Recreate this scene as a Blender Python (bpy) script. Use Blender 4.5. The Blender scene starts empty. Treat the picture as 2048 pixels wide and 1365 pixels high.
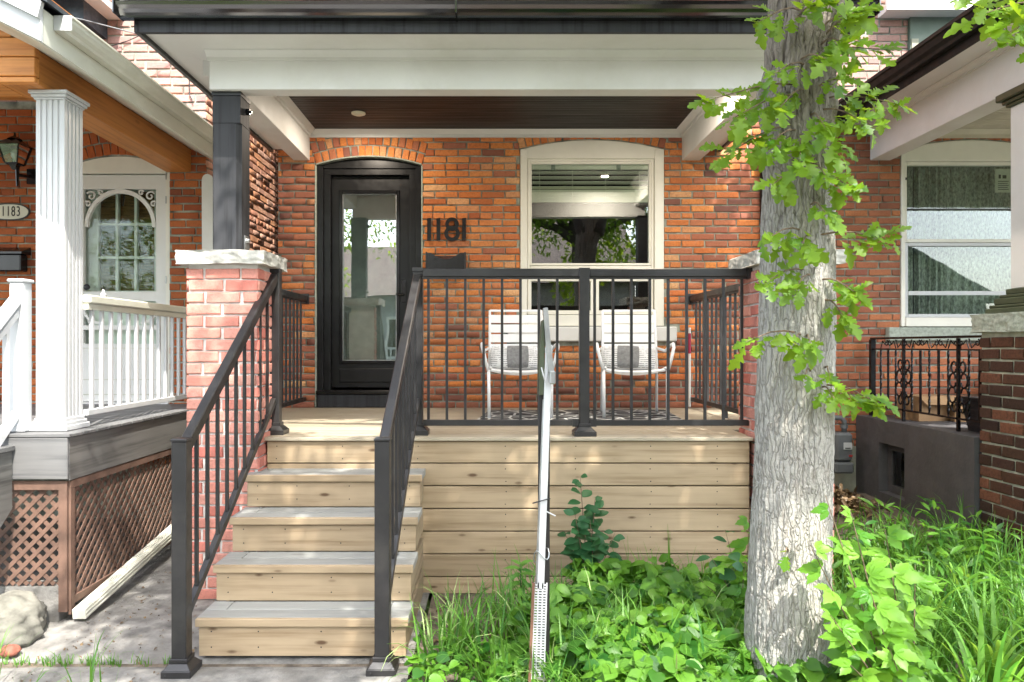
import bpy, math, random
import numpy as np
from mathutils import Vector, Matrix, noise

# ------------------------------------------------------------------ camera, sky, sun, exposure
sc = bpy.context.scene
COL = sc.collection
rad = math.radians
CZ = 1.49                                  # eye height; X right, Y into the scene, Z up
cam_d = bpy.data.cameras.new('camera')
cam = bpy.data.objects.new('camera', cam_d)
COL.objects.link(cam)
cam.location = (0, 0, CZ)
cam.rotation_euler = (rad(90), 0, 0)
cam_d.sensor_width = 36
cam_d.lens = 25.5
cam_d.shift_x = 0.019
cam_d.shift_y = 0.0046
cam_d.clip_end = 500
sc.camera = cam

SUN_EL, SUN_AZ = 55.0, 18.0                # azimuth to the right of the camera's back
world = bpy.data.worlds.new('World')
sc.world = world
world.use_nodes = True
wn = world.node_tree
bg = wn.nodes['Background']
sky = wn.nodes.new('ShaderNodeTexSky')
sky.sky_type = 'NISHITA'
sky.sun_disc = False
sky.sun_elevation = rad(SUN_EL)
sky.sun_rotation = rad(180 - SUN_AZ)
sky.air_density = 1.0
sky.dust_density = 2.5
hs = wn.nodes.new('ShaderNodeHueSaturation'); hs.inputs['Saturation'].default_value = 0.5   # hazy summer sky
wn.links.new(sky.outputs[0], hs.inputs['Color']); wn.links.new(hs.outputs[0], bg.inputs[0])
bg.inputs[1].default_value = 0.15
sd = bpy.data.lights.new('sun', 'SUN')
sun = bpy.data.objects.new('sun', sd)
COL.objects.link(sun)
sd.energy = 2.1
sd.angle = rad(0.53)
sd.color = (1.0, 0.95, 0.86)
to_sun = Vector((math.sin(rad(SUN_AZ)) * math.cos(rad(SUN_EL)), -math.cos(rad(SUN_AZ)) * math.cos(rad(SUN_EL)), math.sin(rad(SUN_EL))))
sun.rotation_euler = to_sun.to_track_quat('Z', 'Y').to_euler()
sun.location = (4, -10, 12)
sc.view_settings.view_transform = 'Standard'
sc.view_settings.look = 'None'
sc.view_settings.exposure = 2.62
sc.view_settings.gamma = 1.0
sc.view_settings.use_curve_mapping = False
sc.cycles.max_bounces = 12
sc.cycles.diffuse_bounces = 8
sc.cycles.transparent_max_bounces = 12
sc.cycles.use_denoising = True
random.seed(7)
np.random.seed(7)

# ------------------------------------------------------------------ object helpers
def tag(o, label=None, cat=None, group=None, kind=None):
    if label: o['label'] = label
    if cat: o['category'] = cat
    if group: o['group'] = group
    if kind: o['kind'] = kind
    return o

def thing(name, label, cat, loc=(0, 0, 0), group=None, rz=0.0):
    o = bpy.data.objects.new(name, None)
    COL.objects.link(o)
    o.location = loc
    o.rotation_euler = (0, 0, rz)
    o.empty_display_size = 0.1
    return tag(o, label, cat, group, 'thing')

def origin(p):
    v = Vector((0, 0, 0))
    while p is not None:
        v += p.location
        p = p.parent
    return v

class MB:
    """collects simple shapes in world coordinates and links them as one mesh"""
    def __init__(s):
        s.v = []; s.f = []; s.sm = False
    def box(s, x0, x1, y0, y1, z0, z1):
        n = len(s.v)
        s.v += [(x0, y0, z0), (x1, y0, z0), (x1, y1, z0), (x0, y1, z0), (x0, y0, z1), (x1, y0, z1), (x1, y1, z1), (x0, y1, z1)]
        s.f += [(n, n+3, n+2, n+1), (n+4, n+5, n+6, n+7), (n, n+1, n+5, n+4), (n+1, n+2, n+6, n+5), (n+2, n+3, n+7, n+6), (n+3, n, n+4, n+7)]
        return s
    def bar(s, a, b, w, h, up=(0, 0, 1)):
        a = Vector(a); b = Vector(b); d = (b - a).normalized()
        side = d.cross(Vector(up)).normalized(); u = side.cross(d).normalized()
        n = len(s.v)
        for p in (a, b):
            for i, j in ((-1, -1), (1, -1), (1, 1), (-1, 1)):
                s.v.append(tuple(p + side * i * w / 2 + u * j * h / 2))
        s.f += [(n, n+1, n+2, n+3), (n+7, n+6, n+5, n+4), (n, n+4, n+5, n+1), (n+1, n+5, n+6, n+2), (n+2, n+6, n+7, n+3), (n+3, n+7, n+4, n)]
        return s
    def prism(s, poly, axis, a, b):
        """poly: list of 2D points; axis 'x': (y,z) extruded in x; 'y': (x,z); 'z': (x,y)"""
        n = len(s.v); k = len(poly)
        for t in (a, b):
            for p in poly:
                s.v.append({'x': (t, p[0], p[1]), 'y': (p[0], t, p[1]), 'z': (p[0], p[1], t)}[axis])
        s.f.append(tuple(range(n, n+k))); s.f.append(tuple(range(n+2*k-1, n+k-1, -1)))
        for i in range(k):
            j = (i + 1) % k
            s.f.append((n+i, n+k+i, n+k+j, n+j))
        return s
    def tube(s, pts, r, n=8, caps=True):
        pts = [Vector(p) for p in pts]
        rr = r if isinstance(r, (list, tuple)) else [r] * len(pts)
        ref = Vector((0, 0, 1)); base = len(s.v)
        d0 = (pts[1] - pts[0]).normalized()
        if abs(d0.dot(ref)) > 0.95: ref = Vector((1, 0, 0))
        side = d0.cross(ref).normalized()
        for i, p in enumerate(pts):
            d = (pts[min(i+1, len(pts)-1)] - pts[max(i-1, 0)]).normalized()
            side = (side - d * side.dot(d)).normalized()
            u = d.cross(side)
            for k in range(n):
                a = 2 * math.pi * k / n
                s.v.append(tuple(p + side * math.cos(a) * rr[i] + u * math.sin(a) * rr[i]))
        for i in range(len(pts) - 1):
            for k in range(n):
                a = base + i*n + k; b = base + i*n + (k+1) % n
                s.f.append((a, b, b+n, a+n))
        if caps:
            s.f.append(tuple(base + k for k in reversed(range(n))))
            s.f.append(tuple(base + (len(pts)-1)*n + k for k in range(n)))
        return s
    def lathe(s, c, prof, n=16, axis='z'):
        base = len(s.v)
        for r, h in prof:
            for k in range(n):
                a = 2*math.pi*k/n
                ca, sa = r*math.cos(a), r*math.sin(a)
                s.v.append({'z': (c[0]+ca, c[1]+sa, c[2]+h), 'y': (c[0]+ca, c[1]+h, c[2]+sa), 'x': (c[0]+h, c[1]+ca, c[2]+sa)}[axis])
        for i in range(len(prof)-1):
            for k in range(n):
                a = base+i*n+k; b = base+i*n+(k+1) % n
                s.f.append((a, b, b+n, a+n))
        s.f.append(tuple(base+k for k in reversed(range(n))))
        s.f.append(tuple(base+(len(prof)-1)*n+k for k in range(n)))
        return s
    def poly(s, pts):
        n = len(s.v); s.v += [tuple(p) for p in pts]; s.f.append(tuple(range(n, n+len(pts)))); return s
    def build(s, name, mat, parent=None, bevel=0.0, smooth=False, label=None, kind=None):
        off = origin(parent) if parent else Vector((0, 0, 0))
        me = bpy.data.meshes.new(name)
        me.from_pydata([(x-off.x, y-off.y, z-off.z) for x, y, z in s.v], [], s.f)
        import bmesh
        bm = bmesh.new(); bm.from_mesh(me)
        bmesh.ops.recalc_face_normals(bm, faces=bm.faces)
        if bevel:
            bmesh.ops.bevel(bm, geom=list(bm.edges), offset=bevel, segments=1, affect='EDGES', clamp_overlap=True)
        bm.to_mesh(me); bm.free()
        me.materials.append(mat)
        if smooth:
            me.polygons.foreach_set('use_smooth', [True]*len(me.polygons))
        o = bpy.data.objects.new(name, me)
        COL.objects.link(o)
        o.parent = parent
        if label: o['label'] = label
        if kind: o['kind'] = kind
        return o

def raw_mesh(name, V, F, mat, smooth=False, rnd=None):
    me = bpy.data.meshes.new(name)
    V = np.asarray(V, dtype=np.float32)
    if isinstance(F, np.ndarray):
        nf, k = F.shape
        me.vertices.add(len(V)); me.vertices.foreach_set('co', V.ravel())
        me.loops.add(nf*k); me.loops.foreach_set('vertex_index', F.astype(np.int32).ravel())
        me.polygons.add(nf)
        me.polygons.foreach_set('loop_start', np.arange(0, nf*k, k, dtype=np.int32))
        me.polygons.foreach_set('loop_total', np.full(nf, k, dtype=np.int32))
        me.update(calc_edges=True)
    else:
        me.from_pydata([tuple(v) for v in V], [], F)
    if smooth: me.polygons.foreach_set('use_smooth', [True]*len(me.polygons))
    if rnd is not None:
        at = me.attributes.new('rnd', 'FLOAT', 'POINT')
        at.data.foreach_set('value', np.asarray(rnd, dtype=np.float32))
    me.materials.append(mat)
    return me

def link(name, me, parent=None, loc=(0, 0, 0), rot=(0, 0, 0), scale=(1, 1, 1)):
    o = bpy.data.objects.new(name, me)
    COL.objects.link(o)
    o.parent = parent
    o.location = Vector(loc) - (origin(parent) if parent else Vector((0, 0, 0)))
    o.rotation_euler = rot
    o.scale = scale
    return o

def copy_tree(o, parent=None, loc=None, rz=None, label=None):
    c = o.copy(); COL.objects.link(c); c.parent = parent
    if loc is not None: c.location = loc
    if rz is not None: c.rotation_euler = (0, 0, rz)
    if label: c['label'] = label
    for ch in list(o.children): copy_tree(ch, c)
    return c

# ------------------------------------------------------------------ material helpers
def new_mat(name):
    m = bpy.data.materials.new(name); m.use_nodes = True
    nt = m.node_tree
    return m, nt, nt.nodes['Principled BSDF']

def rnd_value(nt):
    at = nt.nodes.new('ShaderNodeAttribute'); at.attribute_name = 'rnd'
    oi = nt.nodes.new('ShaderNodeObjectInfo')
    ad = nt.nodes.new('ShaderNodeMath'); ad.operation = 'ADD'
    fr = nt.nodes.new('ShaderNodeMath'); fr.operation = 'FRACT'
    nt.links.new(at.outputs['Fac'], ad.inputs[0]); nt.links.new(oi.outputs['Random'], ad.inputs[1])
    nt.links.new(ad.outputs[0], fr.inputs[0])
    return fr.outputs[0]

def ramp(nt, fac, stops, interp='LINEAR'):
    r = nt.nodes.new('ShaderNodeValToRGB'); r.color_ramp.interpolation = interp
    el = r.color_ramp.elements
    el[0].position = stops[0][0]; el[0].color = (*stops[0][1], 1)
    el[1].position = stops[-1][0]; el[1].color = (*stops[-1][1], 1)
    for p, c in stops[1:-1]:
        e = el.new(p); e.color = (*c, 1)
    nt.links.new(fac, r.inputs[0])
    return r.outputs[0]

def coords(nt, scale=(1, 1, 1), world=True, offset_rnd=False):
    if world:
        g = nt.nodes.new('ShaderNodeNewGeometry'); out = g.outputs['Position']
    else:
        g = nt.nodes.new('ShaderNodeTexCoord'); out = g.outputs['Object']
    mp = nt.nodes.new('ShaderNodeMapping'); mp.inputs['Scale'].default_value = scale
    nt.links.new(out, mp.inputs[0])
    if offset_rnd:
        oi = nt.nodes.new('ShaderNodeObjectInfo')
        mu = nt.nodes.new('ShaderNodeMath'); mu.operation = 'MULTIPLY'; mu.inputs[1].default_value = 37.0
        nt.links.new(oi.outputs['Random'], mu.inputs[0])
        nt.links.new(mu.outputs[0], mp.inputs['Location'])
    return mp.outputs[0]

def noise_tex(nt, vec, scale=5, detail=4, rough=0.55):
    n = nt.nodes.new('ShaderNodeTexNoise')
    n.inputs['Scale'].default_value = scale; n.inputs['Detail'].default_value = detail
    n.inputs['Roughness'].default_value = rough
    nt.links.new(vec, n.inputs['Vector'])
    return n.outputs['Fac']

def mix(nt, fac, a, b, mode='MIX'):
    m = nt.nodes.new('ShaderNodeMix'); m.data_type = 'RGBA'; m.blend_type = mode
    for i, v in ((0, fac), (6, a), (7, b)):
        if isinstance(v, (int, float)): m.inputs[i].default_value = v
        elif isinstance(v, tuple): m.inputs[i].default_value = (*v, 1)
        else: nt.links.new(v, m.inputs[i])
    return m.outputs[2]

def math_n(nt, op, a, b=None, clamp=False):
    m = nt.nodes.new('ShaderNodeMath'); m.operation = op; m.use_clamp = clamp
    for i, v in ((0, a), (1, b)):
        if v is None: continue
        if isinstance(v, (int, float)): m.inputs[i].default_value = v
        else: nt.links.new(v, m.inputs[i])
    return m.outputs[0]

def bump(nt, bsdf, h, strength=0.3, dist=0.01):
    b = nt.nodes.new('ShaderNodeBump'); b.inputs['Strength'].default_value = strength; b.inputs['Distance'].default_value = dist
    nt.links.new(h, b.inputs['Height']); nt.links.new(b.outputs[0], bsdf.inputs['Normal'])

def paint(name, col, rough=0.5, metal=0.0, var=0.12, scale=6, bmp=0.08, bscale=60, dirt=None, spec=0.5, stretch=(1, 1, 1)):
    m, nt, b = new_mat(name)
    v = coords(nt, stretch)
    n = noise_tex(nt, v, scale, 5)
    c2 = tuple(max(0, c*(1-var*2)) for c in col); c1 = tuple(min(1, c*(1+var)) for c in col)
    c = ramp(nt, n, [(0.3, c2), (0.7, c1)])
    if dirt:
        n2 = noise_tex(nt, v, scale*0.45, 8, 0.7)
        k = ramp(nt, n2, [(0.5, (0, 0, 0)), (0.72, (1, 1, 1))])
        c = mix(nt, k, c, dirt)
    nt.links.new(c, b.inputs['Base Color'])
    r = ramp(nt, noise_tex(nt, v, scale*3, 3), [(0.3, (rough*0.8,)*3), (0.7, (min(1, rough*1.2),)*3)])
    nt.links.new(r, b.inputs['Roughness'])
    b.inputs['Metallic'].default_value = metal
    b.inputs['Specular IOR Level'].default_value = spec
    if bmp: bump(nt, b, noise_tex(nt, v, bscale, 4), bmp, 0.004)
    return m

def brick_mat(name, cols, dirt=(0.10, 0.05, 0.03), dirt_amt=0.5, efflo=0.25, rough=0.85, bmp=0.5):
    m, nt, b = new_mat(name)
    r = rnd_value(nt)
    n = len(cols)
    c = ramp(nt, r, [(i/(n-1)*0.98+0.005, cols[i]) for i in range(n)])
    v = coords(nt)
    fine = noise_tex(nt, v, 48, 8, 0.75)
    c = mix(nt, math_n(nt, 'MULTIPLY', ramp(nt, fine, [(0.35, (1, 1, 1)), (0.55, (0, 0, 0))]), 0.6), c, tuple(x*0.5 for x in cols[n//2]))
    big = noise_tex(nt, v, 1.1, 4, 0.6)
    c = mix(nt, math_n(nt, 'MULTIPLY', ramp(nt, big, [(0.48, (0, 0, 0)), (0.68, (1, 1, 1))]), dirt_amt), c, dirt)
    ef = noise_tex(nt, v, 16, 8, 0.75)
    c = mix(nt, math_n(nt, 'MULTIPLY', ramp(nt, ef, [(0.60, (0, 0, 0)), (0.72, (1, 1, 1))]), efflo), c, (0.55, 0.47, 0.40))
    nt.links.new(c, b.inputs['Base Color'])
    b.inputs['Roughness'].default_value = rough
    b.inputs['Specular IOR Level'].default_value = 0.3
    bump(nt, b, fine, bmp, 0.006)
    return m

def wood_mat(name, light, dark, axis='x', knots=0.7, rough=0.6, grain=1.0, tone=0.2, spec=0.35):
    m, nt, b = new_mat(name)
    s = {'x': (1.2, 30, 30), 'y': (30, 1.2, 30), 'z': (30, 30, 1.2)}[axis]
    v = coords(nt, s, offset_rnd=True)
    g = noise_tex(nt, v, 1.0, 6, 0.6)
    c = ramp(nt, g, [(0.30, dark), (0.52, light), (0.75, tuple(min(1, x*1.12) for x in light))])
    c = mix(nt, 1 - grain*0.65, c, light) if grain < 1 else c
    r = rnd_value(nt)
    tn = ramp(nt, r, [(0.0, (1-tone,)*3), (1.0, (1+tone*0.3,)*3)])
    c = mix(nt, 1.0, c, tn, 'MULTIPLY')
    ks = {'x': (4.6, 13, 13), 'y': (13, 4.6, 13), 'z': (13, 13, 4.6)}[axis]
    kv = coords(nt, ks, offset_rnd=True)
    vo = nt.nodes.new('ShaderNodeTexVoronoi'); vo.inputs['Scale'].default_value = 1.0
    nt.links.new(kv, vo.inputs['Vector'])
    ksz = math_n(nt, 'SUBTRACT', vo.outputs['Distance'], math_n(nt, 'MULTIPLY', math_n(nt, 'SUBTRACT', noise_tex(nt, coords(nt, (3, 3, 3), offset_rnd=True), 1.0, 1), 0.5), 0.35))
    k = ramp(nt, ksz, [(0.06, (1, 1, 1)), (0.15, (0, 0, 0))])
    halo = ramp(nt, vo.outputs['Distance'], [(0.1, (1, 1, 1)), (0.4, (0, 0, 0))])
    c = mix(nt, math_n(nt, 'MULTIPLY', halo, 0.28*knots), c, tuple(x*0.5 for x in dark))
    c = mix(nt, math_n(nt, 'MULTIPLY', k, knots), c, (dark[0]*0.3, dark[1]*0.2, dark[2]*0.15))
    big = noise_tex(nt, coords(nt, (1, 1, 1)), 2.2, 5, 0.6)
    c = mix(nt, math_n(nt, 'MULTIPLY', ramp(nt, big, [(0.45, (0, 0, 0)), (0.7, (1, 1, 1))]), 0.22), c, tuple(x*0.6 for x in light))
    nt.links.new(c, b.inputs['Base Color'])
    b.inputs['Roughness'].default_value = rough
    b.inputs['Specular IOR Level'].default_value = spec
    bump(nt, b, g, 0.25, 0.003)
    return m

def leaf_mat(name, dark, light, trans, tw=0.4, rough=0.45):
    m, nt, b = new_mat(name)
    r = rnd_value(nt)
    c = ramp(nt, r, [(0.0, dark), (0.6, light), (1.0, tuple(x*1.15 for x in light))])
    n = noise_tex(nt, coords(nt), 25, 3)
    c = mix(nt, math_n(nt, 'MULTIPLY', n, 0.45), c, dark)
    nt.links.new(c, b.inputs['Base Color'])
    b.inputs['Roughness'].default_value = rough
    b.inputs['Specular IOR Level'].default_value = 0.35
    bump(nt, b, n, 0.2, 0.004)
    t = nt.nodes.new('ShaderNodeBsdfTranslucent')
    tc = mix(nt, r, trans, tuple(x*0.7 for x in trans))
    nt.links.new(tc, t.inputs['Color'])
    mx = nt.nodes.new('ShaderNodeMixShader'); mx.inputs[0].default_value = tw
    nt.links.new(b.outputs[0], mx.inputs[1]); nt.links.new(t.outputs[0], mx.inputs[2])
    nt.links.new(mx.outputs[0], nt.nodes['Material Output'].inputs[0])
    return m

def glass_mat(name, refl=0.3, tint=(0.9, 0.95, 0.92), rough=0.0, fres=0.9):
    m, nt, b = new_mat(name)
    nt.nodes.remove(b)
    tr = nt.nodes.new('ShaderNodeBsdfTransparent'); tr.inputs[0].default_value = (*tint, 1)
    gl = nt.nodes.new('ShaderNodeBsdfGlossy'); gl.inputs['Roughness'].default_value = rough
    gl.inputs[0].default_value = (0.95, 0.97, 1, 1)
    lw = nt.nodes.new('ShaderNodeLayerWeight'); lw.inputs[0].default_value = 0.35
    f = math_n(nt, 'ADD', math_n(nt, 'MULTIPLY', lw.outputs['Fresnel'], fres), refl, True)
    n = noise_tex(nt, coords(nt), 1.7, 2)
    bp = nt.nodes.new('ShaderNodeBump'); bp.inputs['Strength'].default_value = 0.04; bp.inputs['Distance'].default_value = 0.02
    nt.links.new(n, bp.inputs['Height']); nt.links.new(bp.outputs[0], gl.inputs['Normal'])
    mx = nt.nodes.new('ShaderNodeMixShader')
    nt.links.new(f, mx.inputs[0]); nt.links.new(tr.outputs[0], mx.inputs[1]); nt.links.new(gl.outputs[0], mx.inputs[2])
    nt.links.new(mx.outputs[0], nt.nodes['Material Output'].inputs[0])
    return m

M = {}
orange = [(0.36, 0.10, 0.04), (0.60, 0.19, 0.05), (0.68, 0.25, 0.07), (0.69, 0.27, 0.085), (0.56, 0.16, 0.05), (0.66, 0.24, 0.075), (0.48, 0.13, 0.05), (0.68, 0.38, 0.18)]
M['brick_main'] = brick_mat('old orange brick', orange, dirt=(0.20, 0.09, 0.06), dirt_amt=0.5, efflo=0.45)
redb = [(0.22, 0.09, 0.06), (0.42, 0.145, 0.07), (0.34, 0.12, 0.07), (0.48, 0.17, 0.08), (0.28, 0.10, 0.065), (0.54, 0.20, 0.08), (0.25, 0.09, 0.065)]
M['brick_right'] = brick_mat('old dark red brick', redb, dirt_amt=0.5, efflo=0.22)
M['brick_left'] = brick_mat('old rust brick', [(0.36, 0.09, 0.03), (0.46, 0.13, 0.035), (0.28, 0.07, 0.03), (0.5, 0.15, 0.045), (0.40, 0.10, 0.03), (0.2, 0.06, 0.035)], dirt_amt=0.35, efflo=0.2)
M['brick_upper'] = brick_mat('upper brick painted as sunlit', [(0.36, 0.2, 0.17), (0.46, 0.28, 0.23), (0.30, 0.18, 0.17), (0.50, 0.31, 0.26), (0.33, 0.2, 0.19), (0.42, 0.24, 0.19)], dirt=(0.25, 0.17, 0.16), dirt_amt=0.5, efflo=0.4)  # sunlight put into the colour, paler than the shaded rows below
M['brick_pillar'] = brick_mat('newer red brick', [(0.46, 0.14, 0.11), (0.57, 0.24, 0.19), (0.55, 0.27, 0.22), (0.60, 0.27, 0.21), (0.44, 0.13, 0.10), (0.58, 0.30, 0.24)], dirt=(0.36, 0.12, 0.09), dirt_amt=0.25, efflo=0.2, bmp=0.4)
M['brick_brown'] = brick_mat('dark brown brick', [(0.03, 0.016, 0.013), (0.06, 0.03, 0.018), (0.11, 0.045, 0.026), (0.04, 0.022, 0.017), (0.20, 0.08, 0.045), (0.08, 0.035, 0.022), (0.035, 0.02, 0.016)], dirt=(0.05, 0.028, 0.02), dirt_amt=0.35, efflo=0.12)
M['brick_alley'] = brick_mat('sunlit pinkish side wall brick', [(0.50, 0.27, 0.18), (0.60, 0.33, 0.22), (0.35, 0.15, 0.10), (0.62, 0.30, 0.15), (0.48, 0.22, 0.15), (0.58, 0.36, 0.27), (0.30, 0.14, 0.10)], dirt=(0.25, 0.12, 0.09), dirt_amt=0.4, efflo=0.3)  # brighter than the front wall brick, grazing sun put into its colour
M['brick_soot'] = brick_mat('sooty brown old brick', [(0.20, 0.08, 0.06), (0.42, 0.14, 0.075), (0.33, 0.12, 0.08), (0.48, 0.17, 0.08), (0.26, 0.10, 0.07), (0.50, 0.18, 0.085), (0.18, 0.08, 0.065)], dirt=(0.12, 0.07, 0.055), dirt_amt=0.4, efflo=0.4)
M['mortar'] = paint('mortar', (0.33, 0.345, 0.285), 0.95, var=0.35, scale=9, bmp=0.5, bscale=90, dirt=(0.16, 0.19, 0.16))
M['mortar_white'] = paint('pale mortar', (0.62, 0.6, 0.57), 0.95, var=0.12, scale=12, bmp=0.5, bscale=90)
M['mortar_green'] = paint('grey green mortar', (0.42, 0.45, 0.35), 0.95, var=0.2, scale=12, bmp=0.5, bscale=90)
M['white'] = paint('white trim paint', (0.69, 0.685, 0.66), 0.5, var=0.025, scale=2.5, bmp=0.05, dirt=(0.60, 0.59, 0.55))
M['white_warm'] = paint('warm white frame paint', (0.74, 0.72, 0.64), 0.45, var=0.04, scale=4, bmp=0.06)
M['vinyl'] = paint('white vinyl', (0.50, 0.51, 0.52), 0.35, var=0.02, bmp=0.0)
M['gutter_white'] = paint('stained white gutter metal', (0.62, 0.62, 0.54), 0.4, var=0.1, scale=3, bmp=0.03, dirt=(0.42, 0.42, 0.33), stretch=(1, 0.4, 1))
M['black_metal'] = paint('charcoal powder coated metal', (0.019, 0.018, 0.019), 0.4, var=0.15, bmp=0.05, spec=0.5, dirt=(0.035, 0.033, 0.03))
M['black_gloss'] = paint('black glossy metal', (0.008, 0.008, 0.009), 0.2, var=0.1, scale=3, bmp=0.03, spec=0.4)
M['gutter_matte'] = paint('dull black gutter metal', (0.018, 0.018, 0.017), 0.6, var=0.1, bmp=0.02, spec=0.15)
M['gutter_black'] = paint('black gutter metal', (0.13, 0.13, 0.135), 0.14, metal=0.95, var=0.08, scale=2, bmp=0.02, spec=0.5, stretch=(0.3, 1, 1))
M['black_paint'] = paint('black door paint', (0.009, 0.009, 0.010), 0.35, var=0.15, bmp=0.05, spec=0.35)
M['black_wood'] = wood_mat('black stained timber', (0.034, 0.035, 0.040), (0.007, 0.007, 0.008), 'z', knots=0.5, rough=0.6)
M['dark_ceiling'] = paint('dark stained ceiling boards', (0.028, 0.021, 0.018), 0.5, var=0.3, scale=3, bmp=0.15, stretch=(0.3, 6, 1))
M['cream_ceiling'] = paint('cream ceiling boards', (0.55, 0.50, 0.40), 0.5, var=0.06, bmp=0.1)
M['spruce'] = wood_mat('new spruce board', (0.385, 0.29, 0.185), (0.25, 0.175, 0.10), 'x', knots=0.9)
M['spruce_y'] = wood_mat('spruce side board', (0.30, 0.235, 0.15), (0.20, 0.15, 0.095), 'y', knots=0.5)
M['deck'] = wood_mat('beige deck board', (0.36, 0.31, 0.23), (0.26, 0.22, 0.165), 'x', knots=0.2, grain=0.7, rough=0.5)
M['tread'] = wood_mat('grey tread wood', (0.30, 0.305, 0.29), (0.20, 0.205, 0.20), 'x', knots=0.25, grain=0.8, rough=0.5)  # tread tops greyer than the tan nosing boards
M['cedar'] = wood_mat('orange cedar plank', (0.66, 0.27, 0.07), (0.44, 0.15, 0.035), 'x', knots=0.4, rough=0.45)
M['cedar_y'] = wood_mat('orange cedar beam', (0.60, 0.24, 0.06), (0.38, 0.13, 0.03), 'y', knots=0.3, rough=0.45)
M['grey_wood'] = wood_mat('grey painted grooved wood', (0.15, 0.15, 0.15), (0.075, 0.075, 0.08), 'x', knots=0.1, rough=0.55)
M['grey_wood_y'] = wood_mat('grey painted side board', (0.14, 0.136, 0.128), (0.06, 0.058, 0.055), 'y', knots=0.1, rough=0.55)
M['lattice'] = paint('brown lattice wood', (0.135, 0.078, 0.056), 0.7, var=0.2, scale=8, bmp=0.2)
M['stone_cap'] = paint('rough cut limestone', (0.46, 0.45, 0.41), 0.9, var=0.2, scale=14, bmp=1.0, bscale=30, dirt=(0.3, 0.3, 0.27))
M['sill_stone'] = paint('grey green stone sill', (0.36, 0.40, 0.34), 0.9, var=0.15, scale=40, bmp=1.0, bscale=110)
M['stucco'] = paint('dark grey painted stucco', (0.085, 0.082, 0.085), 0.7, var=0.12, scale=5, bmp=0.5, bscale=40)
M['parge'] = paint('cream foundation parging', (0.36, 0.36, 0.28), 0.9, var=0.2, scale=5, bmp=0.4, bscale=30)
M['glass'] = glass_mat('window glass', 0.09)
M['glass_clear'] = glass_mat('thin screen door glass', 0.0, fres=0.3)
M['glass_right'] = glass_mat('old sash window glass', 0.01, fres=0.75)
M['glass_door'] = glass_mat('door glass', 0.20)
M['room'] = paint('dim room paint', (0.05, 0.05, 0.048), 0.9, var=0.1)
M['curtain'] = paint('grey green lace curtain', (0.46, 0.49, 0.42), 0.9, var=0.35, scale=60, bmp=0.5, stretch=(1, 1, 0.5))
M['blind'] = paint('cream blind slat', (0.86, 0.84, 0.72), 0.5, var=0.03)
M['woven'] = paint('brown woven blind', (0.20, 0.10, 0.045), 0.8, var=0.4, scale=30, bmp=0.6, bscale=180, stretch=(0.3, 1, 3))
M['chair'] = paint('white chair paint', (0.74, 0.75, 0.76), 0.35, var=0.02, bmp=0)
M['cushion_g'] = paint('grey cushion cloth', (0.20, 0.20, 0.20), 0.9, var=0.15, scale=50, bmp=0.3, bscale=200)
M['concrete'] = paint('weathered concrete', (0.21, 0.203, 0.19), 0.9, var=0.28, scale=9, bmp=1.0, bscale=70, dirt=(0.17, 0.16, 0.145))
M['boulder'] = paint('grey boulder stone', (0.17, 0.165, 0.14), 0.9, var=0.3, scale=9, bmp=1.0, bscale=25, dirt=(0.16, 0.16, 0.13))
M['soil'] = paint('grey brown soil', (0.15, 0.12, 0.09), 1.0, var=0.35, scale=14, bmp=1.0, bscale=60, dirt=(0.07, 0.05, 0.04))
M['lawn'] = paint('far lawn', (0.06, 0.10, 0.025), 1.0, var=0.35, scale=3, bmp=0.5)
M['asphalt'] = paint('asphalt', (0.05, 0.05, 0.05), 0.9, var=0.2, scale=20, bmp=0.4)
M['shingle'] = paint('brown shingle', (0.17, 0.12, 0.10), 0.9, var=0.3, scale=9, bmp=0.6)
M['shingle_dark'] = paint('dark slate shingle', (0.035, 0.045, 0.055), 0.7, var=0.3, scale=9, bmp=0.4)
M['green_paint'] = paint('grey green panel paint', (0.12, 0.16, 0.13), 0.6, var=0.15, scale=3)
M['green_base'] = paint('dark green moulding paint', (0.05, 0.065, 0.035), 0.5, var=0.1)
M['brass'] = paint('ivory lamp trim', (0.7, 0.66, 0.5), 0.4, var=0.02)
M['steel'] = paint('dull galvanised steel', (0.45, 0.46, 0.46), 0.35, metal=0.85, var=0.15, scale=12, bmp=0.15)
M['meter'] = paint('grey meter casing', (0.12, 0.13, 0.14), 0.5, var=0.1)
M['paper'] = paint('off white paper', (0.6, 0.6, 0.5), 0.8, var=0.03)
M['ink'] = paint('black print', (0.02, 0.02, 0.02), 0.7, var=0.05, bmp=0)
M['cardboard'] = paint('brown cardboard', (0.36, 0.22, 0.11), 0.85, var=0.15, scale=6)
M['plastic'] = paint('black plastic', (0.02, 0.021, 0.025), 0.45, var=0.1)
M['bark_twig'] = paint('twig bark', (0.16, 0.11, 0.07), 0.9, var=0.3, scale=40, bmp=0.6)
M['redbrick_piece'] = paint('broken red brick', (0.26, 0.09, 0.06), 0.9, var=0.3, scale=20, bmp=0.6)
M['leaf_oak'] = leaf_mat('oak leaf', (0.03, 0.11, 0.006), (0.15, 0.27, 0.012), (0.46, 0.64, 0.03), 0.42)
M['leaf_violet'] = leaf_mat('violet leaf', (0.012, 0.07, 0.008), (0.10, 0.23, 0.02), (0.22, 0.46, 0.03), 0.36)
M['leaf_creeper'] = leaf_mat('creeper leaf', (0.04, 0.15, 0.012), (0.16, 0.33, 0.035), (0.40, 0.66, 0.07), 0.42)
M['leaf_shrub'] = leaf_mat('shrub leaf', (0.018, 0.075, 0.028), (0.04, 0.13, 0.045), (0.07, 0.26, 0.06), 0.3)
M['grass'] = leaf_mat('grass blade', (0.02, 0.10, 0.015), (0.12, 0.27, 0.035), (0.22, 0.46, 0.05), 0.36)
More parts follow.
